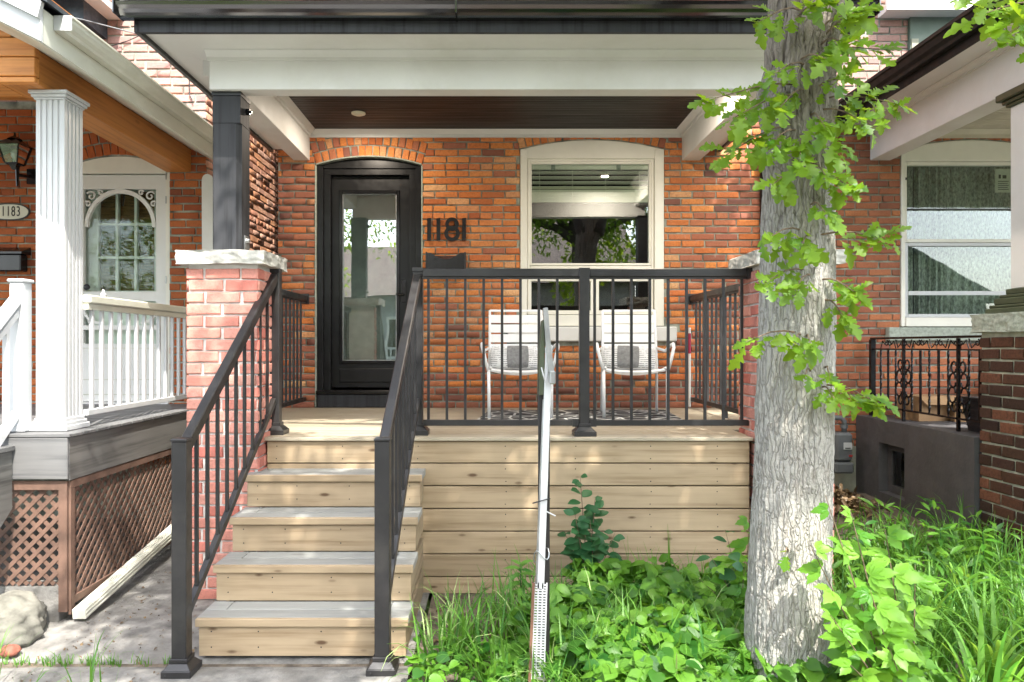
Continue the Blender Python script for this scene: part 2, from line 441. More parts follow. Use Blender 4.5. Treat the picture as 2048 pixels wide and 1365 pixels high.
M['grass_pale'] = leaf_mat('dry grass blade', (0.2, 0.30, 0.10), (0.36, 0.46, 0.18), (0.4, 0.5, 0.15), 0.3)
M['litter'] = leaf_mat('dead leaf', (0.07, 0.045, 0.025), (0.22, 0.15, 0.08), (0.2, 0.12, 0.05), 0.1)
m, nt, b = new_mat('striped cushion cloth')
wv = nt.nodes.new('ShaderNodeTexWave'); wv.bands_direction = 'Z'; wv.inputs['Scale'].default_value = 19; wv.inputs['Distortion'].default_value = 1.8
nt.links.new(coords(nt), wv.inputs['Vector'])
br = noise_tex(nt, coords(nt, (60, 60, 20)), 1.0, 2)
k = math_n(nt, 'MULTIPLY', ramp(nt, wv.outputs['Fac'], [(0.86, (0, 0, 0)), (0.93, (1, 1, 1))]), ramp(nt, br, [(0.4, (0, 0, 0)), (0.5, (1, 1, 1))]))
nt.links.new(mix(nt, k, (0.68, 0.68, 0.68), (0.03, 0.03, 0.035)), b.inputs['Base Color']); b.inputs['Roughness'].default_value = 0.9
M['cushion_s'] = m
# bark
m, nt, b = new_mat('furrowed grey bark')
v1 = coords(nt, (38, 38, 13)); n1 = noise_tex(nt, v1, 1, 8, 0.7)
wrp = nt.nodes.new('ShaderNodeTexNoise'); wrp.inputs['Scale'].default_value = 14; nt.links.new(coords(nt), wrp.inputs['Vector'])
vm = nt.nodes.new('ShaderNodeVectorMath'); vm.operation = 'MULTIPLY_ADD'; vm.inputs[1].default_value = (2.0, 2.0, 1.6)
nt.links.new(wrp.outputs['Color'], vm.inputs[0]); nt.links.new(coords(nt, (58, 58, 7.5)), vm.inputs[2])
vb = nt.nodes.new('ShaderNodeTexVoronoi'); vb.feature = 'DISTANCE_TO_EDGE'; vb.inputs['Scale'].default_value = 1.0
nt.links.new(vm.outputs[0], vb.inputs['Vector'])
crack = ramp(nt, vb.outputs['Distance'], [(0.0, (0, 0, 0)), (0.11, (1, 1, 1))])
n2 = noise_tex(nt, coords(nt), 2.2, 5, 0.6)
at = nt.nodes.new('ShaderNodeAttribute'); at.attribute_name = 'rnd'
pale = mix(nt, n2, (0.26, 0.25, 0.22), (0.40, 0.39, 0.36))
zz = nt.nodes.new('ShaderNodeSeparateXYZ'); nt.links.new(coords(nt), zz.inputs[0])
brown = ramp(nt, math_n(nt, 'ADD', zz.outputs[2], math_n(nt, 'MULTIPLY', n2, 0.9)), [(0.0, (0, 0, 0)), (1, (1, 1, 1))])
mr = nt.nodes.new('ShaderNodeMapRange'); mr.inputs[1].default_value = 2.3; mr.inputs[2].default_value = 3.1
nt.links.new(math_n(nt, 'ADD', zz.outputs[2], math_n(nt, 'MULTIPLY', n2, 0.9)), mr.inputs[0])
pale = mix(nt, math_n(nt, 'MULTIPLY', mr.outputs[0], 0.75), pale, (0.15, 0.115, 0.085))  # upper trunk browner: its weaker light is put into the colour
c = mix(nt, math_n(nt, 'MULTIPLY', math_n(nt, 'SUBTRACT', 1.0, crack), math_n(nt, 'MULTIPLY', n1, 0.8)), pale, (0.11, 0.095, 0.08))
c = mix(nt, math_n(nt, 'MULTIPLY', ramp(nt, n1, [(0.36, (1, 1, 1)), (0.5, (0, 0, 0))]), 0.5), c, (0.15, 0.125, 0.10))
c = mix(nt, ramp(nt, at.outputs['Fac'], [(0.1, (1, 1, 1)), (0.5, (0, 0, 0))]), c, (0.055, 0.042, 0.034))
nt.links.new(c, b.inputs['Base Color']); b.inputs['Roughness'].default_value = 0.95
bump(nt, b, math_n(nt, 'ADD', math_n(nt, 'MULTIPLY', crack, 0.6), noise_tex(nt, coords(nt), 70, 4)), 0.8, 0.010)
M['bark'] = m
# rug: dark with pale line pattern
m, nt, b = new_mat('black and white patterned rug')
wv = nt.nodes.new('ShaderNodeTexVoronoi'); wv.feature = 'DISTANCE_TO_EDGE'; wv.inputs['Scale'].default_value = 7
nt.links.new(coords(nt), wv.inputs['Vector'])
nt.links.new(ramp(nt, wv.outputs['Distance'], [(0.05, (0.5, 0.5, 0.48)), (0.075, (0.02, 0.02, 0.022))]), b.inputs['Base Color']); b.inputs['Roughness'].default_value = 0.95
M['rug'] = m
# ------------------------------------------------------------------ bricks
def brick_geo(L, H, D, seed, jit=0.003, bev=0.005):
    r = random.Random(seed)
    j = lambda a=jit: r.uniform(-a, a)
    V = []
    for (e, y) in ((0, 0.004), (0, -D + bev), (bev, -D)):
        for sx, sz in ((-1, -1), (1, -1), (1, 1), (-1, 1)):
            V.append((sx*(L/2-e)+j(), y + (j(jit*0.7) if e else 0), sz*(H/2-e)+j()))
    F = []
    for a in (0, 4):
        for k in range(4):
            F.append((a+k, a+(k+1) % 4, a+4+(k+1) % 4, a+4+k))
    F.append((8, 9, 10, 11))
    return V, F

def brick_set(tagname, L, H, D, mat, n=7, jit=0.0025, bev=0.004):
    out = []
    for i in range(n):
        V, F = brick_geo(L, H, D, ord(tagname)*31 + i*17, jit, bev)
        out.append((raw_mesh('brick', V, F, mat), np.array(V), np.array(F)))
    return out

class Bricks:
    """lays bricks on a plane; the ones `single` accepts become objects (at most `limit`), the rest one joined part"""
    def __init__(s, parent, mat, H=0.049, L=0.198, D=0.009, jit=0.0034, limit=300):
        s.parent = parent; s.mat = mat; s.H = H; s.L = L
        s.st = brick_set('s', L, H, D, mat, 7, jit); s.hd = brick_set('h', 0.095, H, D, mat, 5, jit)
        s.vs = brick_set('v', 0.058, 0.1, D, mat, 5, jit)
        s.items = []; s.limit = limit; s.alt = None; s.altp = None
    def use_alt(s, mat, fn, H, L, D):
        s.alt = {'s': brick_set('s', L, H, D, mat, 7, 0.0036), 'h': brick_set('h', 0.095, H, D, mat, 5, 0.0036), 'v': brick_set('v', 0.058, 0.1, D, mat, 3, 0.003)}; s.altm = mat; s.altp = fn
    def put(s, kind, P, th, w, score, ang=0.0, hs=1.0):
        L0 = {'s': s.L, 'h': 0.095, 'v': 0.058}[kind]
        if s.altp and random.random() < s.altp(P): kind = kind + 'a'
        s.items.append((score, kind, P, th, w/L0, ang, hs))
    def wall(s, P0, th, u0, u1, v0, v1, blocks=None, course=0.0622, gap=0.010, score=None, header_every=6, phase=0.0, wob=0.0):
        c, sn = math.cos(th), math.sin(th)
        k0 = int(math.floor(v0/course)); k1 = int(math.ceil(v1/course))
        step = s.L + gap
        for k in range(k0, k1):
            v = (k+0.5)*course
            if v < v0+0.02 or v > v1-0.02: continue
            hdr = header_every and k % header_every == 0
            st = 0.095+gap if hdr else step
            kind = 'h' if hdr else 's'
            bl = sorted(blocks(v)) if blocks else []
            iv = []; a = u0
            for (x, y) in bl:
                if y <= a: continue
                if x > u1: break
                if x > a: iv.append((a, min(x, u1)))
                a = max(a, y)
            if a < u1: iv.append((a, u1))
            off = (0.5*step if k % 2 else 0) + phase + random.uniform(-0.02, 0.02)
            for (a, b_) in iv:
                n = int(math.floor((a-off)/st))
                x = n*st + off
                while x < b_:
                    lo = max(x, a+0.003); hi = min(x+st-gap, b_-0.003)
                    if hi - lo > 0.022:
                        u = (lo+hi)/2
                        P = (P0[0]+c*u, P0[1]+sn*u, v + random.uniform(-1, 1)*0.0015)
                        sco = score(P) if score else None
                        kd = 'h' if (hi-lo) < 0.14 else 's'
                        s.put(kd, P, th + random.uniform(-wob, wob), (hi-lo)*random.uniform(0.96, 1.0), sco, random.uniform(-0.006, 0.006), random.uniform(0.95, 1.03)*course/0.0622)
                    x += st
    def arch(s, cx, y, cz, R, half, rows, score=None, th=0.0, rowh=0.1):
        for r in range(rows):
            rr = R + rowh*(r+0.5)+0.004
            n = int(round(2*half*rr/0.0665))
            for i in range(n):
                a = -half + (i+0.5)*2*half/n + random.uniform(-0.003, 0.003)
                P = (cx+rr*math.sin(a), y, cz+rr*math.cos(a))
                s.put('v', P, th, 2*half*rr/n-0.010, score(P) if score else None, a, (rowh-0.012)/0.1*random.uniform(0.95, 1.02))
    def finish(s):
        cand = sorted([it for it in s.items if it[0] is not None], key=lambda t: -t[0])
        single = cand[:s.limit]; rest = [it for it in s.items if it[0] is None] + cand[s.limit:]
        pool = {'s': s.st, 'h': s.hd, 'v': s.vs}
        if s.alt: pool.update({k+'a': v for k, v in s.alt.items()})
        for it in single:
            _, k, P, th, w, ang, hs = it
            link('brick', random.choice(pool[k])[0], s.parent, P, (0, ang, th), (w, 1, hs))
        for rest, mt in (([i for i in rest if not i[1].endswith('a')], s.mat), ([i for i in rest if i[1].endswith('a')], getattr(s, 'altm', None))):
            if not rest: continue
            VV = []; FF = []; RR = []; n = 0
            for it in rest:
                _, k, P, th, w, ang, hs = it
                _, V, F = random.choice(pool[k])
                m_ = np.array(Matrix.Rotation(th, 3, 'Z') @ Matrix.Rotation(ang, 3, 'Y'))
                W = (V*np.array([w, 1, hs])) @ m_.T + np.array(P)
                VV.append(W); FF.append(F+n); n += len(V); RR += [random.random()]*len(V)
            o0 = origin(s.parent)
            me = raw_mesh('brick_field', np.concatenate(VV)-np.array(o0), np.concatenate(FF), mt, rnd=RR)
            o = link('brick_field', me, s.parent, o0); o['kind'] = 'stuff'

def px_of(P):
    return 985 + P[0]/P[1]*1450, 692 - (P[2]-CZ)/P[1]*1450

class Opening:
    def __init__(s, x0, x1, z0, zs, sag, rows=1, rowh=0.1):
        s.x0, s.x1, s.z0, s.zs, s.sag = x0, x1, z0, zs, sag
        c = (x1-x0)/2; s.c = c; s.cx = (x0+x1)/2
        s.R = (c*c+sag*sag)/(2*sag); s.cz = zs+sag-s.R; s.half = math.asin(c/s.R)
        s.Ro = s.R + rows*rowh + 0.004; s.ext = s.Ro*math.sin(s.half)
    def block(s, v):
        if v < s.z0 or v > s.cz + s.Ro: return None
        if v < s.zs: return (s.x0, s.x1)
        h = math.sqrt(max(0, s.Ro**2-(v-s.cz)**2))
        h = min(h, (v-s.cz)*math.tan(s.half))
        return (s.cx-h, s.cx+h) if h > 0.01 else None
    def arc(s, n=14, R=None):
        R = R or s.R
        return [(s.cx+R*math.sin(-s.half+2*s.half*i/n), s.cz+R*math.cos(-s.half+2*s.half*i/n)) for i in range(n+1)]

def wall_slab(parent, name, mat, x0, x1, z0, z1, y, th, ops):
    """mortar slab facing -Y at depth y with arched openings"""
    mb = MB()
    xs = sorted(ops, key=lambda o: o.x0); a = x0
    for o in xs:
        mb.box(a, o.x0, y, y+th, z0, z1)
        if o.z0 > z0: mb.box(o.x0, o.x1, y, y+th, z0, o.z0)
        arc = o.arc()
        for (p, q) in zip(arc[:-1], arc[1:]):
            mb.prism([(p[0], p[1]), (q[0], q[1]), (q[0], z1), (p[0], z1)], 'y', y, y+th)
        a = o.x1
    mb.box(a, x1, y, y+th, z0, z1)
    return mb.build(name, mat, parent)

# ------------------------------------------------------------------ the ground
def struct(name, mb, mat, label=None, **k):
    o = mb.build(name, mat, None, **k); o['kind'] = 'structure'
    if label: o['label'] = label
    return o
WD = 6.44       # depth of the two front walls of the middle and right houses
LW = 5.90       # depth of the left house's front wall
DECK = 0.94
struct('ground', MB().box(-150, 150, -150, 150, -0.5, -0.06), M['lawn'], 'flat grassy ground around the houses')
struct('sidewalk', MB().box(-60, 60, -0.9, 0.9, -0.1, -0.02), M['concrete'], 'concrete sidewalk in front of the houses')
struct('road', MB().box(-60, 60, -9.5, -2.6, -0.2, -0.055), M['asphalt'], 'asphalt street in front of the houses')
def grid_ground(name, x0, x1, y0, y1, nx, ny, zf, mat, label):
    V = []; F = []
    for j in range(ny+1):
        for i in range(nx+1):
            x = x0+(x1-x0)*i/nx; y = y0+(y1-y0)*j/ny
            V.append((x, y, zf(x, y)))
    for j in range(ny):
        for i in range(nx):
            a = j*(nx+1)+i; F.append((a, a+1, a+nx+2, a+nx+1))
    me = raw_mesh(name, V, np.array(F), mat, smooth=True)
    o = link(name, me); tag(o, label, kind='structure'); return o
def soil_z(x, y):
    h = 0.03*noise.noise(Vector((x*2.2, y*2.2, 0))) + 0.012*noise.noise(Vector((x*9, y*9, 3)))
    h += max(0, min(1, (x-1.9)/1.2))*(0.10+0.10*max(0, min(1, (y-4)/2)))
    h -= max(0, min(1, (0.0-x)/0.4))*0.0
    return h + 0.0
grid_ground('garden_soil', -0.36, 6.5, 0.9, WD, 110, 90, soil_z, M['soil'], 'bare grey brown soil of the front garden')
def conc_z(x, y):
    return 0.0 + 0.006*noise.noise(Vector((x*1.5, y*1.5, 5))) + (0.05*max(0, (y-4.2)))
# two slabs with a planted joint between them
def slab(y0, y1, nm, lab):
    V = []; F = []; nx, ny = 40, 30
    for j in range(ny+1):
        for i in range(nx+1):
            x = -6.0+5.62*i/nx; y = y0+(y1-y0)*j/ny
            z = conc_z(x, y)
            if j in (0, ny): z -= 0.02
            V.append((x, y, z))
    for j in range(ny):
        for i in range(nx):
            a = j*(nx+1)+i; F.append((a, a+1, a+nx+2, a+nx+1))
    o = link(nm, raw_mesh(nm, V, np.array(F), M['concrete'], smooth=True)); tag(o, lab, kind='structure')
slab(3.44, 8.5, 'path', 'dappled concrete path between the stairs and the lattice')
slab(0.9, 3.41, 'path', 'concrete path slab nearest the street')
# joint soil
struct('path_joint', MB().box(-6, -0.38, 3.38, 3.47, -0.1, -0.02), M['soil'], 'soil filled joint across the concrete path')

# ------------------------------------------------------------------ middle house (door and wide window)
house = thing('brick_house', 'old orange brick house with a black glass front door, behind the porch numbered 1181', 'house', (0.6, WD, 0))
X0M, X1M = -1.905, 2.51
door_op = Opening(-1.565, -0.632, DECK, 3.095, 0.072, 2)
win_op = Opening(0.244, 1.522, 1.66, 3.232, 0.085, 1)
wall_slab(house, 'wall', M['mortar'], X0M, X1M, -0.1, 6.2, WD+0.008, 0.12, [door_op, win_op])
MB().box(X0M, X0M+0.12, WD+0.13, 11, -0.1, 6.2).build('side_wall', M['mortar'], house)
bk = Bricks(house, M['brick_main'], D=0.012)
def sooty(P):
    a = max(0, min(1, (-1.52-P[0])/0.15)) if P[2] < 3.1 else 0.0
    b_ = max(0, min(1, (P[0]-1.6)/0.3)) if P[2] < 3.1 else 0.2
    c_ = max(0, min(1, (1.42-P[2])/0.3))
    return 0.05+0.8*max(a, b_*0.85, c_)
bk.use_alt(M['brick_soot'], sooty, 0.049, 0.198, 0.012)
def sc_main(P):
    x, y = px_of(P)
    if not (557 < x < 1530 and 270 < y < 815): return None
    s_ = 1.0
    if y > 560 and x > 840: s_ = 0.4
    if x < 640: s_ = 0.6
    return s_ + random.random()*0.25
def bl_main(v):
    out = []
    for o in (door_op, win_op):
        b_ = o.block(v)
        if b_: out.append(b_)
    if 1.52 < v < 1.66: out.append((0.13, 1.63))
    return out
bk.wall((0, WD+0.008), 0.0, X0M, X1M, 0.0, 5.6, bl_main, score=sc_main, header_every=7)
bk.arch(door_op.cx, WD+0.008, door_op.cz, door_op.R, door_op.half, 2, sc_main)
bk.arch(win_op.cx, WD+0.008, win_op.cz, win_op.R, win_op.half, 1, sc_main)
bk.finish()
# front door, part: door > frame, slab, glass, sill ...
def arch_panel(mb, o, y0, y1, zlow, inset=0.0):
    R = o.R - inset; h = math.asin(min(1, (o.c-inset)/R))
    pts = [(o.cx+R*math.sin(-h+2*h*i/12), o.cz+R*math.cos(-h+2*h*i/12)) for i in range(13)]
    poly = [(pts[0][0], zlow)] + pts + [(pts[-1][0], zlow)]
    mb.prism(poly, 'y', y0, y1)
dy = WD+0.10
dx0, dx1 = door_op.x0, door_op.x1
jm = MB()
jm.box(dx0+0.003, dx0+0.055, WD+0.02, dy+0.08, DECK, 3.09).box(dx1-0.055, dx1-0.003, WD+0.02, dy+0.08, DECK, 3.09)
jm.box(dx0+0.055, dx0+0.115, WD+0.05, dy+0.08, DECK, 3.02).box(dx1-0.115, dx1-0.055, WD+0.05, dy+0.08, DECK, 3.02)
jm.box(dx0+0.055, dx1-0.055, WD+0.05, dy+0.08, 3.02, 3.075)
jm.box(dx0+0.055, dx1-0.055, WD+0.035, dy+0.08, 3.075, 3.095)
arch_panel(jm, door_op, WD+0.045, dy+0.08, 3.09, 0.003)
fdoor = jm.build('door', M['black_paint'], house, bevel=0.004, label='black door with tall glass pane')
sx0, sx1 = dx0+0.118, dx1-0.118
gx0, gx1, gz0, gz1 = sx0+0.095, sx1-0.115, 1.355, 2.86
mb = MB()
mb.box(sx0, gx0, dy, dy+0.05, 1.115, 3.015).box(gx1, sx1, dy, dy+0.05, 1.115, 3.015)
mb.box(gx0, gx1, dy, dy+0.05, gz1, 3.015).box(gx0, gx1, dy, dy+0.05, 1.115, gz0)
mb.build('door_slab', M['black_paint'], fdoor)
mb = MB()
for a, b_, c, d in ((gx0-0.03, gx0, gz0-0.03, gz1+0.03), (gx1, gx1+0.03, gz0-0.03, gz1+0.03), (gx0, gx1, gz1, gz1+0.03), (gx0, gx1, gz0-0.03, gz0)):
    mb.box(a, b_, dy-0.012, dy-0.001, c, d)
mb.build('glazing_bead', M['black_gloss'], fdoor, bevel=0.003)
mb = MB()
for a, b_, c, d in ((gx0, gx0+0.008, gz0, gz1), (gx1-0.008, gx1, gz0, gz1), (gx0, gx1, gz1-0.008, gz1), (gx0, gx1, gz0, gz0+0.008)):
    mb.box(a, b_, dy+0.001, dy+0.008, c, d)
mb.build('spacer', M['steel'], fdoor)
MB().box(gx0, gx1, dy+0.012, dy+0.016, gz0, gz1).build('pane', M['glass_door'], fdoor)
MB().box(gx0-0.02, gx1+0.02, dy+0.07, dy+0.075, gz0-0.02, gz1+0.02).build('milky_backing', paint('pale milky backing', (0.58, 0.60, 0.58), 0.9), fdoor)  # pale sheet added behind the glass; the pane's milky reflection as colour
MB().box(sx0+0.07, sx1-0.07, dy-0.012, dy-0.001, 1.16, 1.285).build('kick_panel', M['black_paint'], fdoor, bevel=0.008)
MB().box(dx0+0.003, dx1-0.003, WD-0.035, dy+0.1, 1.062, 1.095).build('threshold', M['black_gloss'], fdoor, bevel=0.006)
MB().box(dx0+0.01, dx1-0.01, WD-0.015, dy+0.1, DECK+0.004, 1.058).build('sill_board', M['black_wood'], fdoor, bevel=0.004)
# handle
mb = MB(); mb.box(gx1+0.045, gx1+0.085, dy-0.012, dy, 1.88, 2.08); mb.tube([(gx1+0.065, dy-0.012, 1.95), (gx1+0.065, dy-0.05, 1.95), (gx1+0.0, dy-0.05, 1.95)], 0.009)
mb.build('handle', M['black_gloss'], fdoor)
mb = MB(); arc = door_op.arc(16, door_op.R+0.006)
mb.tube([(x, WD-0.002, z) for x, z in arc], 0.006, 5)
mb.tube([(dx0-0.006, WD-0.002, DECK+0.01), (dx0-0.006, WD-0.002, 3.09)], 0.007, 5).tube([(dx1+0.006, WD-0.002, DECK+0.01), (dx1+0.006, WD-0.002, 3.09)], 0.007, 5)
mb.build('sealant_bead', M['sill_stone'], house)
# big window
wx0, wx1 = win_op.x0, win_op.x1
mb = MB()
mb.box(wx0+0.003, wx0+0.062, WD-0.012, WD+0.10, 1.665, 3.232).box(wx1-0.085, wx1-0.003, WD-0.012, WD+0.10, 1.665, 3.232)
arch_panel(mb, win_op, WD-0.006, WD+0.1, 3.15, 0.003)
mb.box(wx0+0.062, wx1-0.085, WD-0.008, WD+0.1, 1.665, 1.765)
window = mb.build('window', M['white_warm'], house, bevel=0.004, label='white framed wide window with cream blind')
ux0, ux1 = wx0+0.065, wx1-0.088
def sash(x0, x1, z0, z1, w, name='sash', y=WD+0.01, mat='white_warm', par=None):
    f = MB()
    f.box(x0, x0+w, y, y+0.06, z0, z1).box(x1-w, x1, y, y+0.06, z0, z1).box(x0+w, x1-w, y, y+0.06, z1-w, z1).box(x0+w, x1-w, y, y+0.06, z0, z0+w)
    return f.build(name, M[mat], par, bevel=0.003)
g1, g0 = 3.14, 2.218
sash(ux0, ux1, 2.10, 3.149, 0.022, 'sash', WD+0.008, par=window)
sash(ux0+0.02, ux1-0.02, 2.205, 3.13, 0.02, 'sash', WD+0.02, par=window)
MB().box(ux0+0.022, ux1-0.022, WD+0.012, WD+0.075, 2.118, 2.20).build('transom', M['white_warm'], window, bevel=0.006)
sash(ux0+0.002, ux0+0.60, 1.77, 2.10, 0.035, 'sash', WD+0.02, par=window)
sash(ux0+0.604, ux1-0.002, 1.77, 2.10, 0.035, 'sash', WD+0.02, par=window)
MB().box(ux0+0.03, ux1-0.03, WD+0.045, WD+0.049, 2.21, 3.12).build('pane', M['glass'], window)
MB().box(ux0+0.03, ux0+0.575, WD+0.045, WD+0.049, 1.79, 2.08).build('pane', M['glass'], window)
MB().box(ux0+0.63, ux1-0.03, WD+0.045, WD+0.049, 1.79, 2.08).build('pane', M['glass'], window)
bx0, bx1, by = ux0+0.035, ux1-0.035, WD+0.085
MB().box(bx0, bx1, by-0.02, by+0.02, 3.07, 3.125).build('blind_rail', M['blind'], window, bevel=0.004)
for i, z in enumerate([3.045, 3.00, 2.955, 2.91]):
    MB().bar((bx0, by, z), (bx1, by, z), 0.04, 0.0035, up=(0, 0.5, 1)).build('slat', M['blind'], window)
for i in range(9):
    MB().box(bx0, bx1, by-0.023, by+0.023, 2.778+i*0.0125, 2.7865+i*0.0125).build('slat', M['blind'], window)
mb = MB()
for f in (0.07, 0.35, 0.63, 0.92):
    x = bx0+(bx1-bx0)*f
    mb.tube([(x, by-0.03, 3.07), (x+0.004, by-0.03, 2.9), (x-0.004, by-0.032, 2.78)], 0.0022, 4)
    for k in range(5): mb.tube([(x+random.uniform(-.025, .025), by-0.034, 2.77+0.02*k), (x+random.uniform(-.02, .02), by-0.036, 2.79+0.02*k), (x+random.uniform(-.03, .03), by-0.034, 2.80+0.02*k)], 0.0018, 4)
mb.build('blind_cord', M['blind'], window)
for x in (bx0+0.2, bx1-0.27): MB().box(x-0.018, x+0.018, by-0.03, by-0.021, 3.06, 3.13).build('blind_clip', M['sill_stone'], window)
MB().box(0.135, 1.625, WD-0.055, WD+0.10, 1.528, 1.658).build('window_sill', M['white'], house, bevel=0.008, label='chipped white painted window sill')
# dim room behind
def room(parent, x0, x1, y0, y1, z0, z1, nm='room'):
    mb = MB(); t = 0.05
    mb.box(x0, x1, y1, y1+t, z0, z1).box(x0-t, x0, y0, y1+t, z0, z1).box(x1, x1+t, y0, y1+t, z0, z1)
    mb.box(x0-t, x1+t, y0, y1+t, z0-t, z0).box(x0-t, x1+t, y0, y1+t, z1, z1+t)
    return mb.build(nm, M['room'], parent)
room(house, -1.75, 2.3, WD+0.14, 9.5, 0.9, 3.6)
MB().box(-0.35, -0.3, WD+0.15, 9.5, 0.9, 3.6).build('partition', M['room'], house)
# downpipe near the right end of the wall
dp = thing('downpipe', 'black downpipe running down the brick wall left of the tree trunk', 'downpipe', (2.40, WD-0.04, 0))
MB().tube([(2.40, WD-0.045, 0.3), (2.40, WD-0.045, 3.1), (2.34, WD-0.06, 3.25)], 0.042, 10).build('pipe', M['black_gloss'], dp, smooth=True)
for z in (1.2, 2.3): MB().box(2.345, 2.455, WD-0.075, WD-0.002, z, z+0.03).build('bracket', M['black_gloss'], dp)
# white cable box and conduit with red marks at right of window
cd = thing('conduit', 'thin white and red stained conduit low on the wall behind the side railing', 'conduit', (1.745, WD-0.02, DECK))
MB().tube([(1.745, WD-0.018, DECK+0.01), (1.745, WD-0.018, 1.65)], 0.011, 8).build('pipe', M['white'], cd)
MB().tube([(1.745, WD-0.018, 1.42), (1.745, WD-0.018, 1.60)], 0.0125, 8).build('red_tape', paint('red stain', (0.35, 0.02, 0.06), 0.6), cd)
# house numbers
def digit_bar(mb, x, z0, z1, w, y): 
    mb.prism([(x-w/2, z0), (x+w/2, z0), (x+w/2, z1), (x-w/2, z1-0.004), (x-w/2-0.004, z1-0.02), (x-w/2, z1-0.022)], 'y', y-0.014, y)
hn = thing('house_number', 'glossy black metal house number 1181 on the orange brick beside the front door', 'house number', (-0.4, WD, 2.4))
zy0, zy1 = 2.42, 2.622
nx = lambda px: (px-985)/225.2
yb = WD-0.010
for px in (858.6, 877.1, 928.2):
    mb = MB(); digit_bar(mb, nx(px), zy0, zy1, 0.034, yb); mb.build('digit', M['black_paint'], hn, bevel=0.003)
def ring(mb, cx, cz, ro, ri, y0, y1, n=28, sz=1.0):
    base = len(mb.v)
    for k in range(n):
        a = 2*math.pi*k/n; ca, sa = math.cos(a), math.sin(a)*sz
        for r, y in ((ro, y0), (ri, y0), (ri, y1), (ro, y1)): mb.v.append((cx+r*ca, y, cz+r*sa))
    for k in range(n):
        a = base+4*k; b_ = base+4*((k+1) % n)
        for q in range(4): mb.f.append((a+q, a+(q+1) % 4, b_+(q+1) % 4, b_+q))
mb = MB(); cx8 = nx(904.3)
ring(mb, cx8, zy0+0.063, 0.069, 0.036, yb-0.014, yb); ring(mb, cx8, zy0+0.145, 0.060, 0.030, yb-0.0155, yb-0.001)
mb.build('digit', M['black_paint'], hn)
# mailbox
mbx = thing('mailbox', 'black wall mailbox with a curved dip in its front, under the number 1181', 'mailbox', (-0.4, WD, 2.1))
x0, x1 = nx(853.5), nx(932.5); z0, z1 = 2.115, 2.307
pts = [(x0+0.012, z0)] + [(x0+0.012, z1-0.005)] + [(x0+0.05, z1-0.008)] + [(x0+0.05+(x1-x0-0.1)*i/12, z1-0.008-0.055*math.sin(math.pi*i/12)) for i in range(1, 12)] + [(x1-0.05, z1-0.008), (x1-0.012, z1-0.005), (x1-0.012, z0)]
MB().prism(pts, 'y', WD-0.115, WD-0.108).build('front_panel', M['black_gloss'], mbx)
MB().box(x0, x0+0.012, WD-0.12, WD-0.012, z0-0.002, z1).build('side_panel', M['black_metal'], mbx)
MB().box(x1-0.012, x1, WD-0.12, WD-0.012, z0-0.002, z1).build('side_panel', M['black_metal'], mbx)
MB().box(x0+0.013, x1-0.013, WD-0.107, WD-0.012, z0, z0+0.008).build('bottom_panel', M['black_metal'], mbx)
MB().box(x0+0.013, x1-0.013, WD-0.018, WD-0.012, z0+0.009, z1-0.02).build('back_panel', paint('dark red box lining', (0.08, 0.025, 0.015), 0.6), mbx)

# ------------------------------------------------------------------ porch roof of the middle house
pr = thing('porch_canopy', 'white beamed porch roof with black gutter over the front door and stairs', 'porch roof', (0, 4.4, 3.0))
MB().box(-1.68, 1.80, 4.30, 4.42, 3.01, 3.30).build('beam', M['white'], pr, bevel=0.004)
MB().box(-1.765, -1.622, 4.42, WD-0.002, 3.134, 3.42).build('beam', M['white'], pr, bevel=0.003)
MB().box(1.68, 1.84, 4.42, WD-0.002, 3.134, 3.42).build('beam', M['white'], pr, bevel=0.003)
# crown mouldings
cr = [(0, 0), (0.0, 0.055), (-0.045, 0.055), (-0.045, 0.045), (-0.03, 0.03), (-0.012, 0.018), (-0.012, 0.0)]
MB().prism([(4.30+p, 3.178+q) for p, q in cr], 'x', -1.69, 1.81).build('moulding', M['white'], pr)
MB().prism([(WD-0.002-0.0, 3.335), (WD-0.002, 3.398), (WD-0.06, 3.398), (WD-0.045, 3.38), (WD-0.02, 3.362), (WD-0.02, 3.335)], 'x', -1.62, 1.678).build('moulding', M['white'], pr)
MB().prism([(-1.62, 3.335), (-1.62, 3.398), (-1.56, 3.398), (-1.575, 3.38), (-1.60, 3.362), (-1.60, 3.335)], 'y', 4.425, WD-0.05).build('moulding', M['white'], pr)
MB().prism([(1.678, 3.335), (1.678, 3.398), (1.618, 3.398), (1.633, 3.38), (1.658, 3.362), (1.658, 3.335)], 'y', 4.425, WD-0.05).build('moulding', M['white'], pr)
# beadboard ceiling
mb = MB(); y = 4.425
while y < WD-0.03:
    mb.box(-1.618, 1.676, y+0.003, min(y+0.037, WD-0.01), 3.40, 3.415); mb.box(-1.618, 1.676, y+0.037, min(y+0.043, WD-0.01), 3.4045, 3.415); y += 0.043
mb.box(-1.618, 1.676, 4.42, WD-0.01, 3.416, 3.43)
mb.build('ceiling_boards', M['dark_ceiling'], pr, kind='stuff')
lt = MB().lathe(((717-985)/1450*5.95, 5.95, 3.385), [(0.001, 0.0), (0.045, 0.0), (0.058, 0.006), (0.058, 0.016)], 24).build('ceiling_light', M['brass'], pr)
MB().lathe(((717-985)/1450*5.95, 5.95, 3.379), [(0.001, 0.0), (0.03, 0.0), (0.036, 0.006)], 20).build('lens', M['brass'], lt)
lt = MB().lathe((1.25, 4.9, 3.385), [(0.001, 0.0), (0.045, 0.0), (0.058, 0.006), (0.058, 0.016)], 24).build('ceiling_light', M['brass'], pr)
lens_m, nt_, b_n = new_mat('lit lamp lens')
b_n.inputs['Base Color'].default_value = (0.8, 0.75, 0.6, 1); b_n.inputs['Emission Color'].default_value = (1, 0.86, 0.66, 1); b_n.inputs['Emission Strength'].default_value = 0.25
